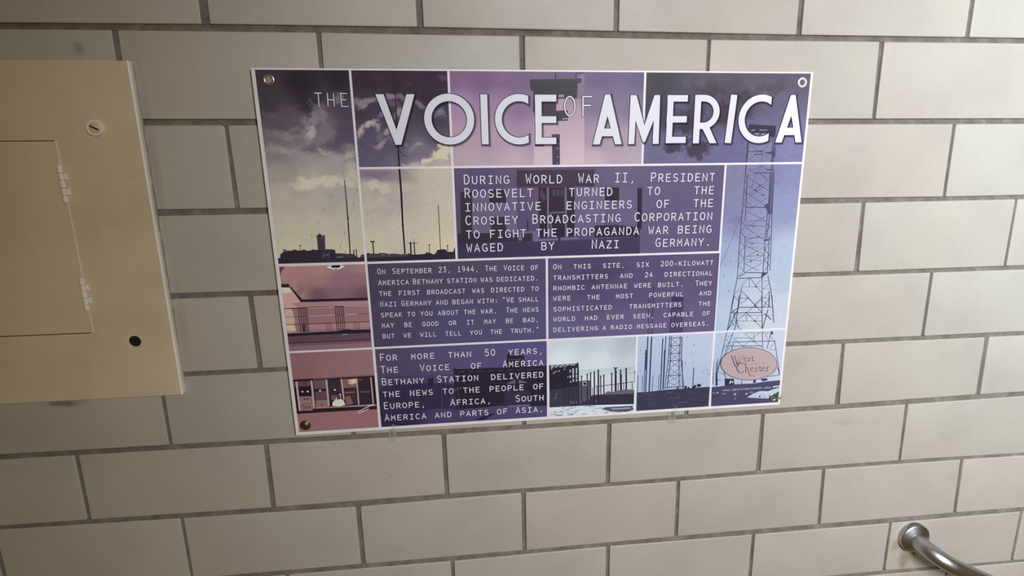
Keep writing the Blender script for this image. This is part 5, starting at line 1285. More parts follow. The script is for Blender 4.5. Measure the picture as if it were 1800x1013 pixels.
(0,(72,73,98),[(818.4,420.5),(817.8,421.4),(816.1,421.7),(814.4,421.3),(813.6,420.3),(814.2,419.5),(815.9,419.2),(817.6,419.6)]),
(0,(71,72,98),[(836.4,437.4),(835.7,438.3),(834,438.6),(832.3,438.2),(831.5,437.2),(832.1,436.3),(833.8,436),(835.6,436.5)]),
(0,(72,73,98),[(839.1,477.9),(838.5,478.8),(836.8,479.1),(835,478.6),(834.2,477.6),(834.9,476.7),(836.6,476.4),(838.3,476.9)]),
(0,(73,73,99),[(817.6,485.9),(817,486.8),(815.3,487.1),(813.5,486.6),(812.7,485.6),(813.4,484.7),(815.1,484.4),(816.8,484.9)]),
(0,(71,72,97),[(867.4,459.4),(870.5,458.8),(872.3,465.3),(869,466.1)]),
(1.2,(75,76,102),[(759.5,511),(761.6,558.8)]),
(1.2,(74,76,102),[(765.6,515.4),(766.7,539.9)]),
(1.2,(74,76,102),[(768.1,508.8),(768.2,548.2)]),
(1.2,(75,76,102),[(765.7,550.1),(775.7,550.7)]),
(1.2,(73,74,99),[(893.4,547.3),(868.4,550)]),
(1.2,(72,73,98),[(887.9,533.2),(893.4,547.3)]),
(1.2,(74,75,101),[(781.3,535.3),(786.2,547.9)]),
(0,(53,50,75),[(765.4,535.7),(768.7,535.9),(770.9,562.1),(767.2,562.6)]),
(0,(76,73,101),[(759.4,564.8),(784.7,563.6),(808.6,561.6),(843.8,562.1),(870.7,559.5),(896.3,558.8),(896.2,569),(895.4,575.3),(897,605.8),(761.4,605.3)]),
(0,(53,50,71),[(784.2,548.5),(802.4,550.2),(804,562.7),(785.3,563.7)]),
(0,(187,199,217),[(793.5,560.7),(794.6,553.9),(797.2,552.7),(797.6,558.2)]),
(0,(187,199,217),[(798.5,555.5),(801.4,554.3),(801.7,558.4),(799.3,558.6)]),
(1.4,(66,63,89),[(818.2,554.6),(818.8,562.2)]),
(0,(61,58,88),[(842.4,554),(845.8,554.2),(847,560.5),(841,561.5)]),
(0,(71,68,111),[(856.5,553.4),(868.7,552.8),(870.2,557),(863.8,558.3),(857.5,556.9)]),
(0,(135,142,184),[(859.7,558),(865.1,558.1),(865.4,560.9),(859.9,560.8)]),
(0,(191,205,221),[(831.9,590.3),(842.9,583.2),(856.1,578.5),(873.9,579.9),(880.5,577.2),(895.3,573.9),(895.3,580.9),(888.2,586.1),(876.7,595.2),(854.6,593.1)]),
(0,(190,201,217),[(882.6,570),(896.2,569),(896.2,572.5),(880.8,573)]),
(0,(168,178,203),[(761.6,577.6),(763.6,576),(766.9,576.8),(764.8,577.8)]),
(0,(168,178,203),[(768.3,577.9),(770.8,575.2),(774.9,576.5),(772.3,578.1)]),
(0,(167,177,202),[(779.8,579.7),(784,578.6),(790.5,579.5),(786.3,580.1)]),
(0,(168,177,202),[(803.6,583.7),(806,579.4),(810.2,581.2),(807.7,584)]),
(0,(167,176,201),[(826.6,584.2),(829,580.4),(833.3,582),(830.7,584.4)]),
(0,(166,176,200),[(834.4,580),(838.7,578.6),(845.3,579.6),(841,580.5)]),
(0,(168,178,202),[(805.6,591.5),(807.1,589.9),(809.6,590.7),(808,591.7)]),
(0.43,(226,234,242),[(850,589.8),(851.5,588.3)]),
(0.47,(88,89,118),[(867,587.2),(871.4,587.3)]),
(0.86,(87,89,118),[(874.7,588.5),(877.7,586.9)]),
(0.86,(116,126,153),[(839.4,583.1),(843.2,582.2)]),
(0.53,(88,89,118),[(855.6,587.3),(858.6,585.5)]),
(0.54,(88,89,118),[(859.8,585.7),(863.3,584)]),
(0.87,(116,125,152),[(876,592.5),(879.5,592.3)]),
(0.71,(88,89,119),[(842.3,590),(845.8,588.7)]),
(0.42,(88,89,119),[(843.6,591.2),(847.9,589.6)]),
(0.81,(88,89,118),[(857.3,589.8),(860.8,589.4)]),
(0.86,(225,233,240),[(868.4,585.4),(872.2,585)]),
(0.7,(88,89,119),[(835.2,585.5),(839.7,584.2)]),
(0.88,(88,89,118),[(867.2,593.4),(869.1,591.3)]),
(0.49,(226,234,242),[(842.4,589.9),(846.6,588)]),
(0.58,(225,233,241),[(859,592.8),(860.9,592.5)]),
(0.89,(225,233,241),[(857.8,591.4),(860.5,589.4)]),
(0.46,(225,233,240),[(867.9,584.2),(871.3,583.9)]),
(0.88,(88,89,118),[(864.1,591.1),(867.4,590.2)]),
(0,(55,54,76),[(859.3,589.9),(858.8,591.1),(857.5,591.5),(856.1,590.9),(855.4,589.6),(855.9,588.5),(857.2,588.1),(858.6,588.7)]),]),
}
EMBLEM_OVAL = [(885.5, 524.2), (885.5, 528.6), (884.4, 532.8), (882.4, 536.9), (879.5, 540.7), (875.7, 544.1), (871.1, 547.2), (865.8, 549.8), (859.8, 551.9), (853.3, 553.4), (846.4, 554.4), (839.2, 554.9), (831.8, 554.7), (824.4, 554), (817, 552.7), (809.9, 550.9), (803.2, 548.5), (796.9, 545.7), (791.2, 542.5), (786.1, 538.9), (781.8, 535), (778.3, 530.9), (775.6, 526.7), (773.9, 522.3), (773.1, 518), (773.3, 513.7), (774.4, 509.5), (776.4, 505.6), (779.4, 501.9), (783.1, 498.5), (787.7, 495.5), (792.9, 493), (798.7, 490.9), (805.1, 489.4), (811.9, 488.3), (818.9, 487.9), (826.2, 488), (833.5, 488.6), (840.7, 489.8), (847.8, 491.6), (854.5, 493.8), (860.9, 496.6), (866.7, 499.7), (871.9, 503.2), (876.3, 507.1), (880, 511.2), (882.7, 515.4), (884.6, 519.8)]
EMBLEM_NAME = [(1.54, [(793.8, 503.7), (798, 514.5), (802.6, 525.3)]), (1.21, [(799.6, 504), (803.3, 513.4), (806.1, 521)]), (0.66, [(802.6, 525.3), (805, 518.9), (807.4, 511.6), (810, 503.3)]), (0.66, [(806.1, 521), (809.2, 517.8), (813.2, 509.9), (817.3, 503.1)]), (0.55, [(791.9, 503.6), (795.6, 503.3)]), (0.55, [(798, 503.7), (801.4, 503.5)]), (0.88, [(823.5, 510.5), (823.1, 509.6), (822.6, 508.9), (822, 508.3), (821.3, 508), (820.7, 507.9), (820, 508), (819.4, 508.4), (818.9, 509), (818.6, 509.7), (818.4, 510.6), (818.4, 511.5)]), (0.88, [(818.4, 511.5), (819.3, 514.3), (821.7, 515.8), (824.1, 514.6)]), (0.55, [(818.5, 511.3), (823.7, 510.7)]), (0.88, [(830.1, 509.7), (827.9, 508.7), (826.6, 510.4), (828.1, 512.3), (830.2, 513.5), (830.1, 515.7), (827.7, 516.1), (826, 514.9)]), (1.10, [(834.1, 506.3), (835.2, 513.8), (836.4, 515.9), (838.6, 515.1)]), (0.55, [(832.5, 509.3), (837.8, 508.8)]), (0.88, [(820.5, 521.8), (817.3, 519.1), (813.2, 518.3)]), (1.65, [(813.2, 518.3), (808.1, 520.5), (805.6, 526.4), (807, 532.7), (810.7, 537)]), (0.99, [(810.7, 537), (814.9, 538.6), (818.8, 537.7), (820.9, 535.1)]), (1.32, [(822.7, 519.9), (824.5, 538)]), (0.88, [(823.9, 530.9), (826.1, 528.6), (828.2, 529.8)]), (1.21, [(828.2, 529.8), (829.3, 535.3), (830.5, 540.9), (833.5, 544.9)]), (0.77, [(833.5, 544.9), (837.7, 546.1), (841.9, 545.7)]), (0.55, [(821.1, 520.4), (823, 519.9)]), (0.88, [(838.9, 531.7), (838.5, 530.8), (837.9, 530), (837.3, 529.3), (836.5, 529), (835.8, 528.8), (835, 529), (834.4, 529.4), (833.9, 530), (833.5, 530.8), (833.3, 531.8), (833.3, 532.8)]), (0.88, [(833.3, 532.8), (834.5, 535.9), (837.2, 537.1), (839.9, 535.6)]), (0.55, [(833.4, 532.5), (839.1, 531.8)]), (0.88, [(846.9, 530.6), (844.3, 529.6), (842.7, 531.3), (844.5, 533.4), (846.8, 534.7), (846.7, 537), (844, 537.4), (842, 536)]), (1.10, [(851.2, 527.2), (852.3, 535.3), (853.8, 537.5), (856.4, 536.6)]), (0.55, [(849.4, 530.7), (855.5, 529.9)]), (0.88, [(861.9, 532), (861.5, 531), (861, 530.3), (860.3, 529.7), (859.6, 529.3), (859, 529.2), (858.3, 529.3), (857.7, 529.7), (857.2, 530.3), (856.9, 531.1), (856.7, 532), (856.7, 533)]), (0.88, [(856.7, 533), (857.8, 536.1), (860.4, 537.2), (862.8, 535.9)]), (0.55, [(856.8, 532.8), (862.1, 532.1)]), (1.10, [(865.2, 529.8), (866.5, 537.7)]), (0.88, [(866, 532.6), (867.7, 529.8), (870.3, 529.7)]), (0.55, [(864.4, 538.1), (869, 538)])]
EMBLEM_STATE = [(0.90, [(836.5, 522.7), (836.2, 523.4), (835.5, 523.8), (834.6, 523.8), (833.8, 523.3), (833.5, 522.6), (833.7, 521.9), (834.4, 521.4), (835.3, 521.5), (836.1, 522), (836.5, 522.7)]), (0.90, [(840.9, 520.9), (841.3, 523.4)]), (0.90, [(843.3, 520.9), (843.8, 523.4)]), (0.90, [(841.1, 522.2), (843.5, 522.2)]), (0.90, [(849.3, 520.6), (849.8, 523.1)]), (0.90, [(859.3, 521.7), (859.1, 522.4), (858.3, 522.8), (857.3, 522.7), (856.5, 522.2), (856.1, 521.5), (856.3, 520.8), (857.1, 520.4), (858.1, 520.4), (859, 520.9), (859.3, 521.7)])]
INKS = {'text': (238, 235, 246), 'title': (232, 233, 245), 'title_edge': (24, 20, 31), 'text_shade': (49, 39, 70), 'emblem': (186, 168, 169), 'emblem_line': (56, 51, 65), 'state': (155, 138, 143), 'url': (196, 200, 218)}

# ------------------------------------------------------------------ the tiled wall
COURSE, PITCH = 0.1352, 0.3048
rnd = random.Random(7)

def bed(b, x):
    """centre height and half thickness of bed joint b (counted downward from the joint just above the sign) at x"""
    nominal = {-1: 0.1335}.get(b)
    if b in BED:
        L = BED[b]
        if x <= L[0][0]: return L[0][1], L[0][2]
        if x >= L[-1][0]: return L[-1][1], L[-1][2]
        for p, q in zip(L, L[1:]):
            if p[0] <= x <= q[0]:
                t = (x - p[0]) / (q[0] - p[0])
                return p[1] + (q[1] - p[1]) * t, p[2] + (q[2] - p[2]) * t
    if b < 0:
        return -0.002 - b * COURSE, 0.0045
    return -1.0795 - (b - 8) * COURSE, 0.0042

def head(row, u):
    if (row, u) in HEAD:
        return HEAD[(row, u)]
    g = 0.0035
    # carry the stagger of the neighbouring measured joints outward
    known = sorted((abs(k[1] - u), k[1]) for k in HEAD if k[0] == row)
    x = u * PITCH
    if known:
        k = known[0][1]
        h = HEAD[(row, k)]
        x = (h[0] + h[1]) / 2 + (u - k) * PITCH * 0.9985
    return (x - g, x + g, x - g, x + g)

def build_wall():
    V, F, M = [], [], []
    def tile(row, uL, uR):
        l, r = head(row, uL), head(row, uR)
        xl0, xl1, xr0, xr1 = l[1], l[3], r[0], r[2]      # left top, left bottom, right top, right bottom
        top = lambda x: bed(row - 1, x)[0] - bed(row - 1, x)[1]
        bot = lambda x: bed(row, x)[0] + bed(row, x)[1]
        c = [(xl0, top(xl0)), (xr0, top(xr0)), (xr1, bot(xr1)), (xl1, bot(xl1))]
        cx = sum(p[0] for p in c) / 4
        cz = sum(p[1] for p in c) / 4
        dy = rnd.uniform(-0.0003, 0.0003)
        tx, tz = rnd.uniform(-0.0012, 0.0012), rnd.uniform(-0.0016, 0.0016)
        rad = [rnd.uniform(0.0008, 0.0022) if rnd.random() > 0.08 else 0.005 for _ in range(4)]
        def ring(inset, y):
            out = []
            for i in range(4):
                p, a, b = Vector(c[i]), Vector(c[i - 1]), Vector(c[(i + 1) % 4])
                da, db = (a - p).normalized(), (b - p).normalized()
                q = p + (da + db) * inset
                R = rad[i]
                e0, e1 = q + da * R, q + db * R
                for t in (0, 0.5, 1):
                    w = e0 * (1 - t) ** 2 + q * 2 * t * (1 - t) + e1 * t * t
                    out.append((w.x, y + dy + tx * (w.x - cx) + tz * (w.y - cz), w.y))
            return out
        n = len(V)
        for ins, y in ((0.0, 0.010), (0.0, 0.0020), (0.0003, 0.0009), (0.0010, 0.0002), (0.0020, 0.0)):
            V.extend(ring(ins, y))
        for k in range(4):
            for i in range(12):
                j = (i + 1) % 12
                F.append((n + k * 12 + i, n + k * 12 + j, n + (k + 1) * 12 + j, n + (k + 1) * 12 + i))
        F.append(tuple(n + 48 + i for i in range(12)))
        M.extend([0] * 49)
    for row in range(-7, 16):
        off = 0.0 if row % 2 == 0 else 0.5
        for k in range(-7, 12):
            tile(row, k + off, k + 1 + off)
    # weathered bed joints: struck in under the upper tile, nearly flush with the lower one; head joints raked back
    for b in range(-8, 16):
        n = len(V)
        xs = [-2.2 + 0.05 * i for i in range(119)]
        for x in xs:
            c, h = bed(b, x)
            V.extend([(x, 0.0066, c + h + 0.0005), (x, 0.0048 + rnd.uniform(-0.0004, 0.0004), c + h * 0.45), (x, 0.0022 + rnd.uniform(-0.0003, 0.0004), c - h * 0.5), (x, 0.0018, c - h - 0.0005)])
        for i in range(118):
            for j in range(3):
                F.append((n + 4 * i + j, n + 4 * i + 4 + j, n + 4 * i + 5 + j, n + 4 * i + 1 + j))
                M.append(1)
    for row in range(-7, 16):
        off = 0.0 if row % 2 == 0 else 0.5
        for k in range(-7, 13):
            l0, r0, l1, r1 = head(row, k + off)
            zt, zb = bed(row - 1, l0)[0] - bed(row - 1, l0)[1], bed(row, l0)[0] + bed(row, l0)[1]
            n = len(V)
            for s in range(6):
                q = s / 5
                xl, xr, z = l0 + (l1 - l0) * q, r0 + (r1 - r0) * q, zt + (zb - zt) * q
                V.extend([(xl - 0.0005, 0.0024, z), (xl + (xr - xl) * 0.4, 0.0034 + rnd.uniform(-0.0004, 0.0004), z), (xl + (xr - xl) * 0.75, 0.0046 + rnd.uniform(-0.0004, 0.0004), z), (xr + 0.0005, 0.0060, z)])
            for s in range(5):
                for j in range(3):
                    a = n + 4 * s + j
                    F.append((a, a + 4, a + 5, a + 1))
                    M.append(1)
    # mortar bed set back behind the tile faces
    n = len(V)
    V.extend([(-2.25, 0.0070, -2.15), (3.75, 0.0070, -2.15), (3.75, 0.0070, 0.98), (-2.25, 0.0070, 0.98),
              (-2.25, 0.09, -2.15), (3.75, 0.09, -2.15), (3.75, 0.09, 0.98), (-2.25, 0.09, 0.98)])
    Q = [(0, 1, 2, 3), (4, 7, 6, 5), (0, 4, 5, 1), (1, 5, 6, 2), (2, 6, 7, 3), (3, 7, 4, 0)]
    F.extend([tuple(n + i for i in q) for q in Q])
    M.extend([1] * 6)
    o = make('wall_back', V, F, [TILE, MORTAR], None, False, M)
    smooth_by_angle(o, 50)
    tag(o, 'wall of glazed cream brick-shaped tiles with grey mortar joints', 'wall', kind='structure')
    return o
build_wall()

# ------------------------------------------------------------------ electrical panel
def build_panel():
    XR, XL, ZT, ZB, T = -0.1199, -0.640, -0.0500, -0.5788, 0.0105
    root = empty('electrical_panel', ((XL + XR) / 2, 0, ZB))
    tag(root, 'beige painted metal electrical panel cover set on the tiled wall at the left', 'electrical panel')
    hx, hz, hr = -0.1794, -0.4818, 0.0092
    sx, sz = -0.1804, -0.1452
    dl, dr, dt, db = -0.560, -0.2386, -0.1644, -0.4638
    # cover: a folded sheet with a round screw hole, plus its side edge coloured pale as if lit
    V, F, M = [], [], []
    y = -T
    n = 32
    cell = 0.03
    sq = [(hx - cell, hz - cell), (hx + cell, hz - cell), (hx + cell, hz + cell), (hx - cell, hz + cell)]
    xs = [XL, sq[0][0], sq[1][0], XR - 0.0024]
    zs = [ZB, sq[0][1], sq[2][1], ZT]
    grid = {}
    for i, xx in enumerate(xs):
        for j, zz in enumerate(zs):
            grid[i, j] = len(V); V.append((xx, y, zz))
    for i in range(3):
        for j in range(3):
            if (i, j) != (1, 1):
                F.append((grid[i, j], grid[i + 1, j], grid[i + 1, j + 1], grid[i, j + 1])); M.append(0)
    c0 = len(V)
    sqp = []
    for k in range(n):
        a = 2 * math.pi * k / n
        m = max(abs(math.cos(a)), abs(math.sin(a)))
        sqp.append(len(V)); V.append((hx + cell * math.cos(a) / m, y, hz + cell * math.sin(a) / m))
    hole = []
    for k in range(n):
        a = 2 * math.pi * k / n
        hole.append(len(V)); V.append((hx + hr * math.cos(a), y, hz + hr * math.sin(a)))
    back = []
    for k in range(n):
        a = 2 * math.pi * k / n
        back.append(len(V)); V.append((hx + hr * math.cos(a), y + 0.0016, hz + hr * math.sin(a)))
    for k in range(n):
        q = (k + 1) % n
        F.append((sqp[k], sqp[q], hole[q], hole[k])); M.append(0)
        F.append((hole[k], hole[q], back[q], back[k])); M.append(0)
    def strip(a, b, mat):
        i = len(V)
        V.extend([(a[0], y, a[1]), (b[0], y, b[1]), (b[0], 0.0, b[1]), (a[0], 0.0, a[1])])
        F.append((i, i + 1, i + 2, i + 3)); M.append(mat)
    i = len(V)        # rolled right edge, its profile and near-white colour made to look lit
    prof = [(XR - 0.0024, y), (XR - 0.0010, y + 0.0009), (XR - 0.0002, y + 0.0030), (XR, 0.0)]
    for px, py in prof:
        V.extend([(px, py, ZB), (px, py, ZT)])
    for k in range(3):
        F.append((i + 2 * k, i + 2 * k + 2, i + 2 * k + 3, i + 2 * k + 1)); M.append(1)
    strip((XR - 0.0024, ZT), (XL, ZT), 0)
    strip((XL, ZT), (XL, ZB), 0)
    strip((XL, ZB), (XR - 0.0024, ZB), 0)
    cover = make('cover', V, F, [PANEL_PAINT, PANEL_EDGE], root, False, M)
    cup = MB()
    cup.lathe((hx, 0, hz), [(0.014, 0.0005), (0.014, T - 0.0018)], 32, cap1=False)
    cup.build('screw_hole_recess', DARK, root)
    # door leaf standing a hair proud of the cover, with a dark gap above and below
    d = MB()
    d.box(dl, dr, -T - 0.0014, -T + 0.0004, db, dt, 0.0005)
    door = d.build('door', PANEL_PAINT, root)
    for x1, z0, z1 in ((dr - 0.002, dt, dt + 0.0011), (dr - 0.004, db - 0.0014, db)):
        g = MB()
        g.box(dl, x1, -T - 0.0007, -T, z0, z1)
        g.build('door_gap', DARK, root)
    le = MB()
    le.box(dr, dr + 0.0010, -T - 0.0011, -T, db, dt)
    le.build('door_edge', HINGE_PAINT, root)
    for z1, z0 in ((-0.2000, -0.2560), (-0.3738, -0.4268)):
        h = MB()
        L = (z1 - z0) / 5
        for k in range(5):
            za, zb = z1 - k * L, z1 - (k + 1) * L + 0.0009
            r = 0.0043 if k % 2 == 0 else 0.0039
            pr = [(r * 0.8, za), (r, za - 0.0008), (r, zb + 0.0008), (r * 0.8, zb)]
            nn = 18
            v, f = [], []
            for rr, zz in pr:
                for i in range(nn):
                    a = 2 * math.pi * i / nn
                    v.append((dr + 0.0006 + rr * math.cos(a), -T - 0.0046 + rr * math.sin(a), zz))
            for j in range(3):
                for i in range(nn):
                    q = (i + 1) % nn
                    f.append((j * nn + i, (j + 1) * nn + i, (j + 1) * nn + q, j * nn + q))
            f.append(tuple(range(nn))); f.append(tuple(range(4 * nn - 1, 3 * nn - 1, -1)))
            h.add(v, f)
            # the leaf tab that this knuckle is rolled from
            if k % 2 == 0:
                h.box(dr - 0.006, dr + 0.001, -T - 0.0018, -T - 0.0008, zb + 0.0004, za - 0.0004)
            else:
                h.box(dr, dr + 0.007, -T - 0.0012, -T, zb + 0.0004, za - 0.0004)
        h.tube([(dr + 0.0006, -T - 0.0046, z1 + 0.0008), (dr + 0.0006, -T - 0.0046, z0 - 0.0006)], 0.0021, 12)
        smooth_by_angle(h.build('hinge', HINGE_PAINT, root))
    sc = MB()
    sc.lathe((sx, -T, sz), [(0.0118, 0.0), (0.0122, 0.0026), (0.0116, 0.0042), (0.0100, 0.0048), (0.0092, 0.0042), (0.0086, 0.0030)], 40)
    st = smooth_by_angle(sc.build('fastener', HINGE_PAINT, root))
    hd = MB()
    hd.lathe((sx - 0.0003, -T - 0.0028, sz), [(0.0082, 0.0), (0.0082, 0.0012), (0.0070, 0.0020), (0.0, 0.0023)], 32, cap1=False)
    smooth_by_angle(hd.build('fastener_head', PANEL_PAINT, st))
    sl = MB()
    a = math.radians(-28)
    ux, uz = math.cos(a), math.sin(a)
    def bar(x0, z0, L, w, y0, y1):
        p = [(x0 + s * ux * L - t * uz * w, z0 + s * uz * L + t * ux * w) for s, t in ((-1, -1), (1, -1), (1, 1), (-1, 1))]
        sl.add([(q[0], y0, q[1]) for q in p] + [(q[0], y1, q[1]) for q in p], [(0, 1, 2, 3), (7, 6, 5, 4), (0, 4, 5, 1), (1, 5, 6, 2), (2, 6, 7, 3), (3, 7, 4, 0)])
    bar(sx - 0.0003, sz, 0.0064, 0.0013, -T - 0.0054, -T - 0.0046)
    sl.build('screw_slot', SLOT, st)
    # ragged bead of caulk and old paint along the right side
    ck = MB()
    r2 = random.Random(3)
    z = ZT - 0.004
    pts, rr = [], []
    while z > ZB + 0.02:
        pts.append((XR + 0.0010 + r2.uniform(-0.0004, 0.0006), -0.0006, z))
        rr.append(max(0.0004, r2.gauss(0.0009, 0.0005)))
        z -= r2.uniform(0.006, 0.014)
    ck.tube(pts, rr, 8)
    smooth_by_angle(ck.build('caulk_bead', CAULK, root), 60)
build_panel()

# ------------------------------------------------------------------ the sign
S_FRONT = -0.013
def SG(u, v, lift=0.0):
    """sign millimetres (u right, v down from the top left corner) to the world, lift metres off the printed face"""
    s, t = u / 900.0, v / 610.0
    a, b, c, d = SIGN
    x = (a[0] * (1 - s) + b[0] * s) * (1 - t) + (c[0] * (1 - s) + d[0] * s) * t
    z = (a[1] * (1 - s) + b[1] * s) * (1 - t) + (c[1] * (1 - s) + d[1] * s) * t
    return (x, S_FRONT - lift, z)

def lin(rgb):
    c = [q / 255 for q in rgb]
    return tuple(q / 12.92 if q < 0.04045 else ((q + 0.055) / 1.055) ** 2.4 for q in c)

# --- value noise
_tab = np.random.RandomState(11).rand(256, 256)
def vnoise(x, y):
    xi, yi = np.floor(x).astype(int), np.floor(y).astype(int)
    fx, fy = x - xi, y - yi
    fx, fy = fx * fx * (3 - 2 * fx), fy * fy * (3 - 2 * fy)
    g = lambda i, j: _tab[(yi + j) % 256, (xi + i) % 256]
    return (g(0, 0) * (1 - fx) + g(1, 0) * fx) * (1 - fy) + (g(0, 1) * (1 - fx) + g(1, 1) * fx) * fy
def fbm(x, y, o=5):
    s, a, t = 0, 0.5, 0
    for k in range(o):
        s = s + a * vnoise(x * 2 ** k + 17 * k, y * 2 ** k + 31 * k)
        t += a
        a *= 0.55
    return s / t - 0.5

def paint(u, v, keys, blobs, cloudy):
    """the printed picture's soft colours: a smooth field through the key colours, then cloud patches with ragged edges"""
    kp = np.array([(k[0], k[1]) for k in keys], dtype=float)
    kc = np.array([lin(k[2]) for k in keys]) ** 0.4545
    d2 = (u[..., None] - kp[:, 0]) ** 2 + (v[..., None] - kp[:, 1]) ** 2
    w = 1 / (d2 + 120) ** 1.7
    col = (w[..., None] * kc).sum(-2) / w.sum(-1)[..., None]
    wx, wy = fbm(u / 16, v / 16), fbm(u / 16 + 50, v / 16 + 90)
    wx2, wy2 = fbm(u / 5 + 9, v / 5), fbm(u / 5 + 40, v / 5 + 20)
    wisp = fbm(u / 3.2 + 70, v / 3.2 + 8, 4) + 0.6 * fbm(u / 9 + 5, v / 9 + 60, 4)
    if blobs:
        for cu, cv, ru, rv, rot, rgb, al, hd in blobs:
            c = np.array(lin(rgb)) ** 0.4545
            a = math.radians(rot)
            warp = min(ru, rv) * 1.5
            du, dv = u - cu + wx * warp * 1.3 + wx2 * warp * 0.6, v - cv + wy * warp * 1.3 + wy2 * warp * 0.6
            x = (du * math.cos(a) + dv * math.sin(a)) / ru
            y = (-du * math.sin(a) + dv * math.cos(a)) / rv
            r = np.sqrt(x * x + y * y)
            m = np.clip((1.35 - r + wisp * 0.9) * (0.55 + 0.35 * hd), 0, 1)
            m = m * m * (3 - 2 * m) * al
            col = col * (1 - m[..., None]) + c * m[..., None]
    g = fbm(u / 9 + 3, v / 7, 6) * cloudy
    col = col * (1 + (g * (1.35 - 1.35 * col.mean(-1)))[..., None])
    return np.clip(col, 0.02, 1) ** 2.2

def clip(poly, c):
    """a polygon cut to the picture's rectangle"""
    for ax, lim, sgn in ((0, c[0], 1), (0, c[1], -1), (1, c[2], 1), (1, c[3], -1)):
        out = []
        for i in range(len(poly)):
            p, q = poly[i - 1], poly[i]
            a, b = (p[ax] - lim) * sgn, (q[ax] - lim) * sgn
            if (a >= 0) != (b >= 0):
                t = a / (a - b)
                out.append((p[0] + (q[0] - p[0]) * t, p[1] + (q[1] - p[1]) * t))
            if b >= 0:
                out.append(q)
        poly = out
        if len(poly) < 3:
            return []
    return poly

def tess(poly):
    return geometry.tessellate_polygon([[Vector((p[0], p[1], 0)) for p in poly]])

class Ink:
    """flat printed shapes on the sign face, each a hair above the one before"""
    def __init__(s, lift=0.0, step=0.0):
        s.v, s.f, s.c, s.m = [], [], [], []
        s.lift, s.step = lift, step
    def shape(s, poly, col, m=0):
        n = len(s.v)
        s.v += [SG(p[0], p[1], s.lift) for p in poly]
        s.c += [(*col, 1)] * len(poly)
        T = tess(poly)
        for t in T:
            p = [poly[i] for i in t]
            ar = (p[1][0] - p[0][0]) * (p[2][1] - p[0][1]) - (p[1][1] - p[0][1]) * (p[2][0] - p[0][0])
            if abs(ar) < 1e-7:
                continue
            s.f.append(tuple(n + i for i in (t if ar < 0 else t[::-1])))
            s.m.append(m)
        s.lift += s.step or 0.000004
    def ribbon(s, pts, w, col, cell=None, closed=False, caps='butt', m=0):
        for k, q in enumerate(ribbon(pts, w, closed, caps)):
            q = clip(q, cell) if cell else q
            if len(q) >= 3:
                n = len(s.v)
                s.v += [SG(p[0], p[1], s.lift + k * 0.000003) for p in q]
                s.c += [(*col, 1)] * len(q)
                ar = sum(q[i - 1][0] * q[i][1] - q[i][0] * q[i - 1][1] for i in range(len(q)))
                idx = list(range(n, n + len(q)))
                s.f.append(tuple(idx if ar < 0 else idx[::-1]))
                s.m.append(m)
        s.lift += s.step or 0.000004
    def build(s, name, mats, parent):
        return make(name, s.v, s.f, mats, parent, False, s.m, s.c)

def ribbon(pts, w, closed=False, caps='butt'):
    """a stroke of width w along pts as convex pieces with mitred corners"""
    P = [Vector(p) for p in pts]
    P = [p for i, p in enumerate(P) if i == 0 or (p - P[i - 1]).length > 1e-6]
    if closed and (P[0] - P[-1]).length < 1e-6:
        P.pop()
    n = len(P)
    if n < 2:
        return []
    h = w / 2
    L, R = [], []
    for i in range(n):
        a = P[i - 1] if (i > 0 or closed) else None
        b = P[(i + 1) % n] if (i < n - 1 or closed) else None
        d0 = (P[i] - a).normalized() if a is not None else (b - P[i]).normalized()
        d1 = (b - P[i]).normalized() if b is not None else d0
        n0, n1 = Vector((-d0.y, d0.x)), Vector((-d1.y, d1.x))
        mt = n0 + n1
        mt = mt.normalized() if mt.length > 1e-6 else n0
        k = h / max(0.45, mt.dot(n0))
        L.append(P[i] + mt * k)
        R.append(P[i] - mt * k)
    out = []
    for i in range(n if closed else n - 1):
        j = (i + 1) % n
        out.append([tuple(L[i]), tuple(L[j]), tuple(R[j]), tuple(R[i])])
    if caps == 'round' and not closed:
        for i, d in ((0, P[0] - P[1]), (n - 1, P[-1] - P[-2])):
            a0 = math.atan2(d.y, d.x)
            out.append([(P[i].x + h * math.cos(a0 + t), P[i].y + h * math.sin(a0 + t)) for t in [math.radians(x) for x in (-90, -54, -18, 18, 54, 90)]])
    return out

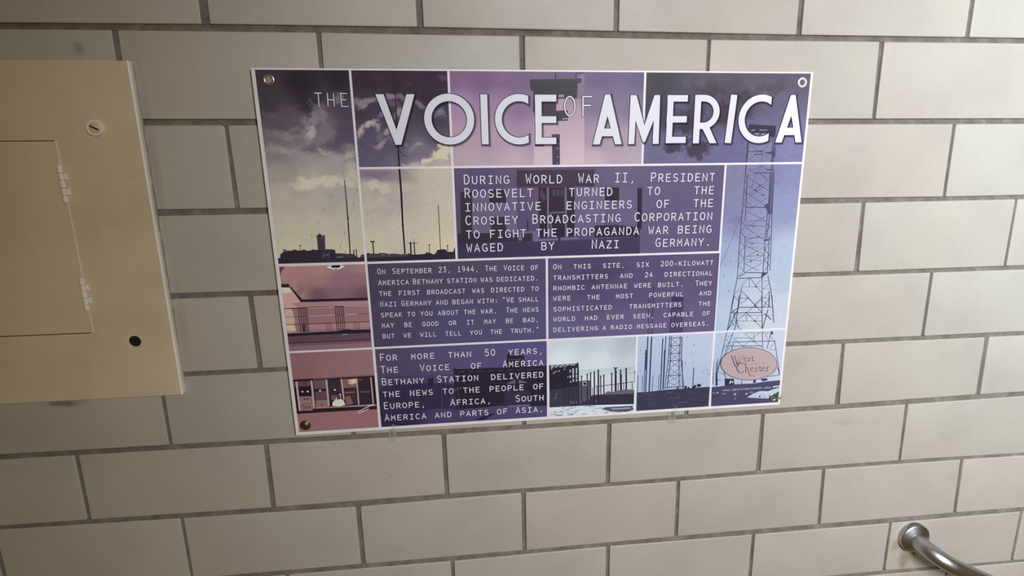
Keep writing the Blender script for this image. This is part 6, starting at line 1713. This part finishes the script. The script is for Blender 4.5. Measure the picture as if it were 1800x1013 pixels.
# --- a rounded single-stroke alphabet, unit box, y up
def arc(cx, cy, rx, ry, a0, a1, n=9):
    return [(cx + rx * math.cos(math.radians(a0 + (a1 - a0) * i / (n - 1))), cy + ry * math.sin(math.radians(a0 + (a1 - a0) * i / (n - 1)))) for i in range(n)]
GLYPH = {
    'A': [[(0, 0), (.5, 1), (1, 0)], [(.17, .33), (.83, .33)]],
    'B': [[(.06, 0), (.06, 1), (.5, 1)] + arc(.55, .76, .36, .24, 90, -90) + [(.06, .52)], [(.55, .52)] + arc(.55, .26, .43, .26, 90, -90) + [(.06, 0)]],
    'C': [arc(.56, .5, .54, .5, 48, 312, 17)],
    'D': [[(.05, 0), (.05, 1), (.4, 1)] + arc(.4, .5, .57, .5, 90, -90, 13) + [(.05, 0)]],
    'E': [[(.95, 1), (.1, 1), (.1, 0), (.97, 0)], [(.1, .52), (.82, .52)]],
    'F': [[(.97, 1), (.1, 1), (.1, 0)], [(.1, .5), (.82, .5)]],
    'G': [arc(.54, .5, .52, .5, 48, 290, 15) + [(.97, .14), (.97, .45), (.6, .45)]],
    'H': [[(.06, 0), (.06, 1)], [(.94, 0), (.94, 1)], [(.06, .52), (.94, .52)]],
    'I': [[(.5, 0), (.5, 1)], [(.12, 1), (.88, 1)], [(.12, 0), (.88, 0)]],
    'J': [[(.8, 1), (.8, .3)] + arc(.43, .3, .37, .3, 0, -180)],
    'K': [[(.08, 0), (.08, 1)], [(.95, 1), (.08, .38)], [(.36, .58), (.98, 0)]],
    'L': [[(.1, 1), (.1, 0), (.95, 0)]],
    'M': [[(.03, 0), (.08, 1), (.5, .38), (.92, 1), (.97, 0)]],
    'N': [[(.06, 0), (.06, 1), (.94, 0), (.94, 1)]],
    'O': [arc(.5, .5, .5, .5, 90, 450, 25)],
    'P': [[(.08, 0), (.08, 1), (.5, 1)] + arc(.55, .73, .42, .27, 90, -90) + [(.08, .46)]],
    'Q': [arc(.5, .5, .5, .5, 90, 450, 25), [(.6, .25), (1, -.05)]],
    'R': [[(.08, 0), (.08, 1), (.5, 1)] + arc(.53, .74, .4, .26, 90, -90) + [(.08, .48)], [(.5, .48), (.97, 0)]],
    'S': [arc(.5, .755, .42, .245, 35, 180, 8) + arc(.5, .75, .42, .24, 190, 240, 4) + [(.72, .44)] + arc(.5, .26, .45, .26, 40, -145, 11)],
    'T': [[(.5, 0), (.5, 1)], [(.02, 1), (.98, 1)]],
    'U': [[(.06, 1), (.06, .36)] + arc(.5, .36, .44, .36, 180, 360, 11) + [(.94, 1)]],
    'V': [[(.0, 1), (.5, 0), (1, 1)]],
    'W': [[(.0, 1), (.22, 0), (.5, .62), (.78, 0), (1, 1)]],
    'X': [[(.04, 0), (.96, 1)], [(.04, 1), (.96, 0)]],
    'Y': [[(.0, 1), (.5, .46), (1, 1)], [(.5, .46), (.5, 0)]],
    'Z': [[(.06, 1), (.94, 1), (.04, 0), (.97, 0)]],
    '0': [arc(.5, .5, .44, .5, 90, 450, 25)],
    '1': [[(.2, .8), (.5, 1), (.5, 0)], [(.15, 0), (.85, 0)]],
    '2': [arc(.5, .73, .42, .27, 165, -10, 9) + [(.85, .55), (.06, 0), (.95, 0)]],
    '3': [[(.08, 1), (.9, 1), (.46, .6)] + arc(.48, .3, .44, .3, 80, -150, 11)],
    '4': [[(.68, 0), (.68, 1), (.02, .3), (.98, .3)]],
    '5': [[(.88, 1), (.2, 1), (.14, .56)] + arc(.46, .32, .46, .32, 115, -145, 12)],
    '9': [arc(.5, .7, .43, .3, 0, 360, 15) + [(.93, .7), (.85, .3), (.45, 0)]],
    '.': [[(.42, .04), (.55, .04)]],
    ',': [[(.55, .08), (.38, -.22)]],
    '-': [[(.15, .42), (.85, .42)]],
    ':': [[(.45, .1), (.55, .1)], [(.45, .62), (.55, .62)]],
    '\u201c': [[(.3, 1.02), (.2, .76)], [(.7, 1.02), (.6, .76)]],
    '\u201d': [[(.4, 1.02), (.3, .76)], [(.8, 1.02), (.7, .76)]],
}
def text_line(ink, line, left, right, base, pitch, gw, cap, small, stroke, col, slope=0.0, shade=None):
    """one justified line; capitals and figures stand cap high, the rest are small capitals; a wider space opens a sentence"""
    words, weight = [], []
    for k, w in enumerate(line.split(' ')):
        if w:
            words.append(w)
            weight.append(1 if k == 0 or line.split(' ')[k - 1] else 1.7)
    left, right = left + stroke / 2, right - stroke / 2
    full = sum(len(w) * pitch - (pitch - gw) for w in words)
    gap = (right - left - full) / sum(weight[1:]) if len(words) > 1 else 0
    x = left
    lift0 = ink.lift
    for i, w in enumerate(words):
        if i:
            x += gap * weight[i] - (pitch - gw)
        for ch in w:
            up = ch.upper()
            h = cap if (ch.isupper() or ch.isdigit() or ch in '\u201c\u201d') else small
            ink.lift = lift0
            for st in GLYPH[up]:
                pts = [(x + p[0] * gw, base - stroke / 2 + slope * (x - left) - p[1] * (h - stroke)) for p in st]
                loop = up in 'OQ0' and len(pts) > 4
                if shade:
                    l0 = ink.lift
                    ink.lift = l0 - 0.00025
                    ink.ribbon([(p[0] + stroke * 0.35, p[1] + stroke * 0.4) for p in pts], stroke * 1.3, shade, caps='round', closed=loop)
                    ink.lift = l0
                ink.ribbon(pts, stroke * (1.4 if up in '.:' else 1), col, caps='round', closed=loop)
            x += pitch

def build_sign():
    u0, v1 = SG(0, 0), SG(900, 610)
    root = empty('information_sign', ((u0[0] + v1[0]) / 2, 0, v1[2]))
    tag(root, 'large printed history sign with purple photo panels and big white lettering on the tiled wall', 'sign')
    # the board
    bm = bmesh.new()
    ring = [SG(0, 0), SG(900, 0), SG(900, 610), SG(0, 610)]
    fr = [bm.verts.new(p) for p in ring]
    bk = [bm.verts.new((p[0], p[1] + 0.0050, p[2])) for p in ring]
    bm.faces.new(fr); bm.faces.new(bk[::-1])
    for i in range(4):
        j = (i + 1) % 4
        bm.faces.new((fr[j], fr[i], bk[i], bk[j]))
    bmesh.ops.recalc_face_normals(bm, faces=bm.faces)
    bmesh.ops.bevel(bm, geom=[e for e in bm.edges], offset=0.0006, segments=2, affect='EDGES')
    b = MB(); b.bm(bm)
    b.build('sign_board', BOARD, root)

    NAMES = {'station': 'photo of the station skyline under storm clouds', 'mast_top': 'photo of a mast top against dark clouds', 'mast_bottom': 'photo of tall masts over a low skyline',
             'tower': 'pink photo of the station tower', 'tower_top': 'photo of the lattice tower top under dark cloud', 'tower_mid': 'tall photo of the lattice tower',
             'interior': 'pink photo of a curved ceiling and railing', 'booth': 'pink photo of a long control room window', 'substation': 'photo of switchyard frames and poles',
             'masts': 'photo of thin masts and a lattice tower on a plain', 'tower_foot': 'photo of the lattice tower foot',
             'text_one': 'large purple text panel', 'text_two': 'dark purple text panel at left', 'text_three': 'purple text panel at right', 'text_four': 'lower purple text panel over a switchyard photo'}
    panels = {}
    for key, (cell, step, keys, blobs, shapes) in PRINTS.items():
        nu = max(2, int(round((cell[1] - cell[0]) / step)) + 1)
        nv = max(2, int(round((cell[3] - cell[2]) / step)) + 1)
        U, Vv = np.meshgrid(np.linspace(cell[0], cell[1], nu), np.linspace(cell[2], cell[3], nv))
        sky = key in ('station', 'mast_top', 'mast_bottom', 'tower_top', 'tower_mid')
        C = paint(U, Vv, keys, blobs, 0.16 if sky else 0.035)
        ink = Ink(0.00008, 0.000006)
        ink.v = [SG(a, c, 0.00004) for a, c in zip(U.ravel(), Vv.ravel())]
        ink.c = [(*c, 1) for c in C.reshape(-1, 3)]
        ink.f = [(j * nu + i, (j + 1) * nu + i, (j + 1) * nu + i + 1, j * nu + i + 1) for j in range(nv - 1) for i in range(nu - 1)]
        ink.m = [0] * len(ink.f)
        for width, rgb, pts in shapes:
            if width:
                ink.ribbon(pts, width, lin(rgb), cell)
            else:
                pts = clip(pts, cell)
                if len(pts) >= 3:
                    ink.shape(pts, lin(rgb))
        o = ink.build('text_panel' if key.startswith('text') else 'photo_print', PRINT, root)
        tag(o, NAMES[key])
        panels[key] = o

    tc, sh = lin(INKS['text']), lin(INKS['text_shade'])
    BLOCKS = [
        ('text_one', 310.8, 739.2, (179.2, 201.4, 223.7, 246.4, 269.4, 292.2), 13.0, 8.2, 16.2, 14.0, 1.62, 0.0026,
         ['During World War II, President', 'Roosevelt turned to the', 'innovative engineers of the', 'Crosley Broadcasting Corporation', 'to fight the propaganda war being', 'waged by Nazi Germany.']),
        ('text_two', 161.9, 432.3, (325.5, 344.5, 363.3, 382.1, 400.9, 419.6, 438.7), 7.4, 4.7, 9.9, 8.3, 1.06, 0.0045,
         ['On September 23, 1944, The Voice of', 'America Bethany station was dedicated.', 'the first broadcast was directed to', 'Nazi Germany and began with: \u201cWe shall', 'speak to you about the war.  The news', 'may be good or it may be bad,', 'but we will tell you the truth.\u201d']),
        ('text_three', 458.0, 746.4, (327.2, 346.4, 365.1, 383.5, 403.2, 421.7, 441.2), 8.25, 5.2, 9.7, 8.3, 1.1, 0.004,
         ['On this site, six 200-kilowatt', 'transmitters and 24 directional', 'rhombic antennae were built.  They', 'were the most powerful and', 'sophisticated transmitters the', 'world had ever seen, capable of', 'delivering a radio message overseas.']),
        ('text_four', 154.2, 439.7, (479.4, 501.9, 524.7, 547.4, 569.9, 592.6), 10.8, 6.9, 13.4, 10.8, 1.42, 0.0045,
         ['For more than 50 years,', 'The Voice of America', 'Bethany Station delivered', 'the news to the people of', 'Europe, Africa, South', 'America and parts of Asia.']),
    ]
    for key, left, right, bases, pitch, gw, cap, small, stroke, slope, lines in BLOCKS:
        ink = Ink(0.0007)
        for base, line in zip(bases, lines):
            text_line(ink, line, left, right, base, pitch, gw, cap, small, stroke, tc, slope, sh)
        ink.build('lettering', PRINT, panels[key])

    # --- the title
    def E(x):
        return [[(x + 5.4, 38), (x + 5.4, 115.4)], [(x, 43), (x + 34.6, 43)], [(x, 76.6), (x + 34.6, 76.6)], [(x, 110.2), (x + 34.6, 110.2)]]
    strokes = []     # (points, width, closed)
    for st in E(429.2): strokes.append((st, 10.4, False))
    for st in E(648.8): strokes.append((st, 10.2, False))
    strokes.append((arc(292, 75.8, 33.6, 33.6, 0, 360, 49)[:-1], 11.4, True))
    strokes.append(([(347.6, 37.4), (347.9, 115)], 11.0, False))
    strokes.append(([(763.2, 37.2), (757.6, 116)], 11.2, False))
    cpts = lambda cx, cy, rx, ry: arc(cx, cy, rx, ry, -50, -310, 37)
    strokes.append((cpts(403.5, 76.2, 33.6, 34.0), 11.0, False, 418.4))
    strokes.append((cpts(812.8, 76.6, 33.6, 34.4), 11.0, False, 829.6))
    polys = []
    polys.append([(180.2, 37.6), (192.6, 37.6), (208.8, 92), (227.6, 37.6), (239.8, 37.6), (214.6, 114.8), (205.6, 114.8)])
    def A(l, apex, r, base):
        return [[(apex - 4.2, 37.2), (apex + 4.2, 37.2), (apex + 2.6, 62), (l + 11.6, base), (l, base)], [(apex - 4.2, 37.2), (apex + 4.2, 37.2), (r, base), (r - 11.2, base), (apex - 2.4, 62)], [(l + 10, 91), (r - 10, 91), (r - 6, 103.4), (l + 6, 103.4)]]
    polys += A(524.6, 548.2, 573.4, 116.6) + A(842.6, 867.4, 890.6, 115.8)
    polys.append([(584.8, 116.4), (586.4, 38), (596.2, 38), (611.2, 86.5), (626.6, 38), (636, 38), (636.6, 116.4), (626.4, 116.4), (626.8, 78), (612.9, 113.5), (609.5, 113.5), (595.8, 78), (594.8, 116.4)])
    polys.append([(696, 37.6), (706.6, 37.6), (706.6, 116), (696, 116)])
    strokes.append(([(700, 42.6), (712, 42.6)] + arc(712, 65, 22.4, 22.4, -90, 90, 17) + [(700, 87.4)], 10.4, False))
    polys.append([(709, 88), (721, 85), (737.6, 116), (725.6, 116)])
    def grow(poly, d):
        n = len(poly)
        ar = sum(poly[i - 1][0] * poly[i][1] - poly[i][0] * poly[i - 1][1] for i in range(n))
        sg = 1 if ar > 0 else -1
        out = []
        for i in range(n):
            p, a, b = Vector(poly[i]), Vector(poly[i - 1]), Vector(poly[(i + 1) % n])
            d0, d1 = (p - a).normalized(), (b - p).normalized()
            n0, n1 = Vector((d0.y, -d0.x)) * sg, Vector((d1.y, -d1.x)) * sg
            m = (n0 + n1).normalized()
            out.append(tuple(p + m * d / max(0.5, m.dot(n0))))
        return out
    ext = lambda pts, d: [tuple(Vector(pts[0]) + (Vector(pts[0]) - Vector(pts[1])).normalized() * d)] + list(pts[1:-1]) + [tuple(Vector(pts[-1]) + (Vector(pts[-1]) - Vector(pts[-2])).normalized() * d)]
    THE = [([(89.4, 36.2), (99.6, 36.2)], 0), ([(94.6, 36.2), (94.2, 56)], 0), ([(108.2, 36.4), (107.6, 56)], 0), ([(117.4, 36.4), (117, 56)], 0), ([(108, 46), (117.2, 46)], 0), ([(137, 36.6), (128, 36.6), (128.2, 56), (137.4, 56)], 0), ([(128, 46), (135, 46)], 0)]
    OF = [(arc(485.9, 55.6, 8.4, 15, 0, 360, 33)[:-1], 1), ([(522, 40.6), (507.6, 40.6), (507.6, 71.4)], 0), ([(507.6, 54.4), (520, 54.4)], 0)]
    t = Ink(0.0005)
    white, edge = lin(INKS['title']), lin(INKS['title_edge'])
    def layer(dx, dy, d, col, m, lift):
        t.lift = lift
        for pts, w, cl, *cut in strokes:
            q = [(p[0] + dx, p[1] + dy) for p in pts]
            t.ribbon(q if cl or cut else ext(q, d), w + 2 * d, col, (0, cut[0] + dx + d, 0, 610) if cut else None, closed=cl, m=m)
        for p in polys:
            t.shape(grow([(a + dx, b + dy) for a, b in p], d), col, m)
    layer(1.5, 1.6, 2.6, edge, 1, 0.0005)
    layer(1.3, 1.4, 1.9, edge, 2, 0.0006)
    layer(1.0, 1.1, 1.3, edge, 3, 0.0007)
    layer(0, 0, 1.0, edge, 0, 0.0008)
    layer(0, 0, 0.0, white, 0, 0.0011)
    for col, w, lift, m, k in ((edge, 2.6, 0.0008, 0, 0), (white, 1.45, 0.0010, 0, 0)):
        t.lift = lift
        for pts, cl in THE: t.ribbon(pts, w, col, closed=bool(cl), caps='round', m=m)
        for pts, cl in OF: t.ribbon(pts, w * 1.45, col, closed=bool(cl), caps='round', m=m)
    t.build('title_lettering', [PRINT, SHADE, SHADE, SHADE], root)

    # --- the town's oval emblem and web address at the lower right
    em = Ink(0.0015)
    oval = EMBLEM_OVAL
    em.shape(oval, lin(INKS['emblem_line']))
    cx, cy = sum(p[0] for p in oval) / len(oval), sum(p[1] for p in oval) / len(oval)
    em.lift = 0.00155
    em.shape([(cx + (p[0] - cx) * 0.982, cy + (p[1] - cy) * 0.97) for p in oval], lin(INKS['emblem']))
    eo = tag(em.build('town_emblem', PRINT, root), 'pale pink oval emblem with dark serif lettering')
    el = Ink(0.0016)
    for src, col in ((EMBLEM_STATE, 'state'), (EMBLEM_NAME, 'emblem_line')):
        for w, pts in src:
            el.ribbon(pts, w, lin(INKS[col]), caps='round')
    el.build('emblem_lettering', PRINT, eo)
    ul = Ink(0.0015)
    text_line(ul, 'www.WestChesterOH.org', 781, 876, 574.0, 4.62, 3.5, 4.5, 3.7, 0.62, lin(INKS['url']))
    ul.build('web_address', PRINT, root)

    # --- grommets
    def grommet(u, v, label, m, R=8.6, r=4.2, head=None, back=None):
        c = SG(u, v)
        k = R / 8.6
        g = MB()
        R, r = R / 1000, r / 1000
        g.lathe(c, [(R, 0.0), (R, 0.0008), (R * 0.93, 0.0016), (R * 0.78, 0.0021), (r * 1.2, 0.0019), (r, 0.0011), (r * 0.96, 0.0003)], 40, cap0=False, cap1=False)
        o = tag(smooth_by_angle(g.build('grommet', m, root), 60), label)
        h = MB()
        if head == 'dome':
            h.lathe((c[0], c[1], c[2]), [(R * 0.80, 0.0016), (R * 0.72, 0.0030), (R * 0.45, 0.0041), (0.0001, 0.0045)], 32, cap0=False, cap1=False)
            smooth_by_angle(h.build('screw_head', m, o), 60)
        else:
            h.lathe(c, [(r * 1.1, 0.0003), (r * 1.1, 0.0006)], 28)
            h.build('grommet_hole', back, o)
    grommet(24.3, 17.2, 'dull metal grommet at the upper left corner of the sign', NICKEL, 9.0, 4.6, None, mat_plain('wall_seen_through', (0.33, 0.27, 0.25), 0.7))
    grommet(881.5, 17.0, 'bright grommet at the upper right corner of the sign', WHITE_RING, 8.4, 4.6, None, mat_plain('screw_seen_through', (0.10, 0.095, 0.09), 0.6))
    grommet(17.6, 591.5, 'bronze screw fixing at the lower left corner of the sign', BRONZE, 9.2, 4.6, 'dome')
    grommet(884.4, 593.6, 'dark metal grommet at the lower right corner of the sign', NICKEL, 8.6, 4.4, None, mat_plain('bolt_seen_through', (0.10, 0.10, 0.09), 0.6))
    # short bent wire end poking out beside the lower right grommet
    w = MB()
    a, b, c2, e = SG(891, 597, 0.001), SG(896, 596, 0.002), SG(899, 593, 0.003), SG(902, 588, 0.003)
    w.tube([a, b, c2, e], [0.0012, 0.0011, 0.0006, 0.0003], 8)
    a, b = SG(893, 596, 0.001), SG(901, 597, 0.002)
    w.tube([a, b], [0.0011, 0.0008], 8)
    w.build('wire_tie', mat_plain('dark_wire', (0.14, 0.13, 0.11), 0.5), root)
build_sign()

# ------------------------------------------------------------------ clear adhesive hooks under the sign
def hook(x, z, label):
    """x, z: centre of the loop that laps over the sign's lower edge"""
    root = empty('adhesive_hook', (x, 0, z))
    tag(root, label, 'hook', 'clear hooks holding the bottom edge of the sign')
    p = MB()
    bm = bmesh.new()
    n = 10
    w, zt, zb = 0.0075, z + 0.004, z - 0.026
    ox = x - 0.0035
    ring = [(ox + w, zt), (ox - w, zt)] + [(ox - w * math.cos(math.pi * i / n), zb - w * math.sin(math.pi * i / n)) for i in range(n + 1)]
    fr = [bm.verts.new((q[0], -0.0022, q[1])) for q in ring]
    bk = [bm.verts.new((q[0], -0.0005, q[1])) for q in ring]
    bm.faces.new(fr); bm.faces.new(bk[::-1])
    for i in range(len(ring)):
        j = (i + 1) % len(ring)
        bm.faces.new((fr[i], bk[i], bk[j], fr[j]))
    bmesh.ops.recalc_face_normals(bm, faces=bm.faces)
    p.bm(bm)
    p.build('adhesive_plate', CLEAR, root)
    h = MB()
    zb2 = z - 0.0095
    pts = [(x - 0.001, -0.0024, zb2 - 0.004), (x, -0.0060, zb2 - 0.0055), (x, -0.0105, zb2 - 0.0035), (x, -0.0122, zb2 + 0.002), (x, -0.0120, z - 0.001), (x, -0.0116, z + 0.005), (x, -0.0118, z + 0.0075)]
    h.tube(pts, [0.0030, 0.0032, 0.0034, 0.0038, 0.0040, 0.0036, 0.0018], 14)
    smooth_by_angle(h.build('hook_arm', CLEAR, root), 60)
for args in ((0.2190, -0.6620, 'small clear plastic hook under the sign, below its lower left text panel'),
                                               (0.7350, -0.6610, 'small clear plastic hook under the sign, below its photo of thin masts')):
    hook(*args)

# ------------------------------------------------------------------ handrail
def build_rail():
    bx, bz = 1.2723, -0.9903
    root = empty('handrail', (bx, 0, bz))
    tag(root, 'brushed steel handrail curving out of a round wall flange at the lower right', 'handrail')
    th = math.radians(28)
    d = Vector((math.cos(th), 0, -math.sin(th)))
    out = Vector((0, -1, 0))
    R, reach = 0.055, 0.080
    def bend(start, sgn):
        """from the wall out and round into the rail's direction"""
        P = [Vector((start[0], -0.001, start[1])), Vector((start[0], -(reach - R), start[1]))]
        c = P[1] + d * sgn * R
        for i in range(1, 13):
            a = math.pi / 2 * i / 12
            P.append(c - d * sgn * R * math.cos(a) + out * R * math.sin(a))
        return P
    L = 1.55
    end = (bx + d.x * L, bz + d.z * L)
    A, B = bend((bx, bz), 1), bend(end, -1)
    p = MB()
    p.tube(A + B[::-1], 0.0162, 28)
    smooth_by_angle(p.build('rail_pipe', STEEL, root), 60)
    for c in ((bx, bz), end):
        f = MB()
        f.lathe((c[0], -0.0003, c[1]), [(0.0320, 0.0), (0.0322, 0.0105), (0.0318, 0.0122), (0.0305, 0.0134), (0.0285, 0.0144), (0.0225, 0.0172), (0.0178, 0.0196), (0.0163, 0.0200)], 56, cap1=False)
        smooth_by_angle(f.build('wall_flange', STEEL, root), 40)
build_rail()
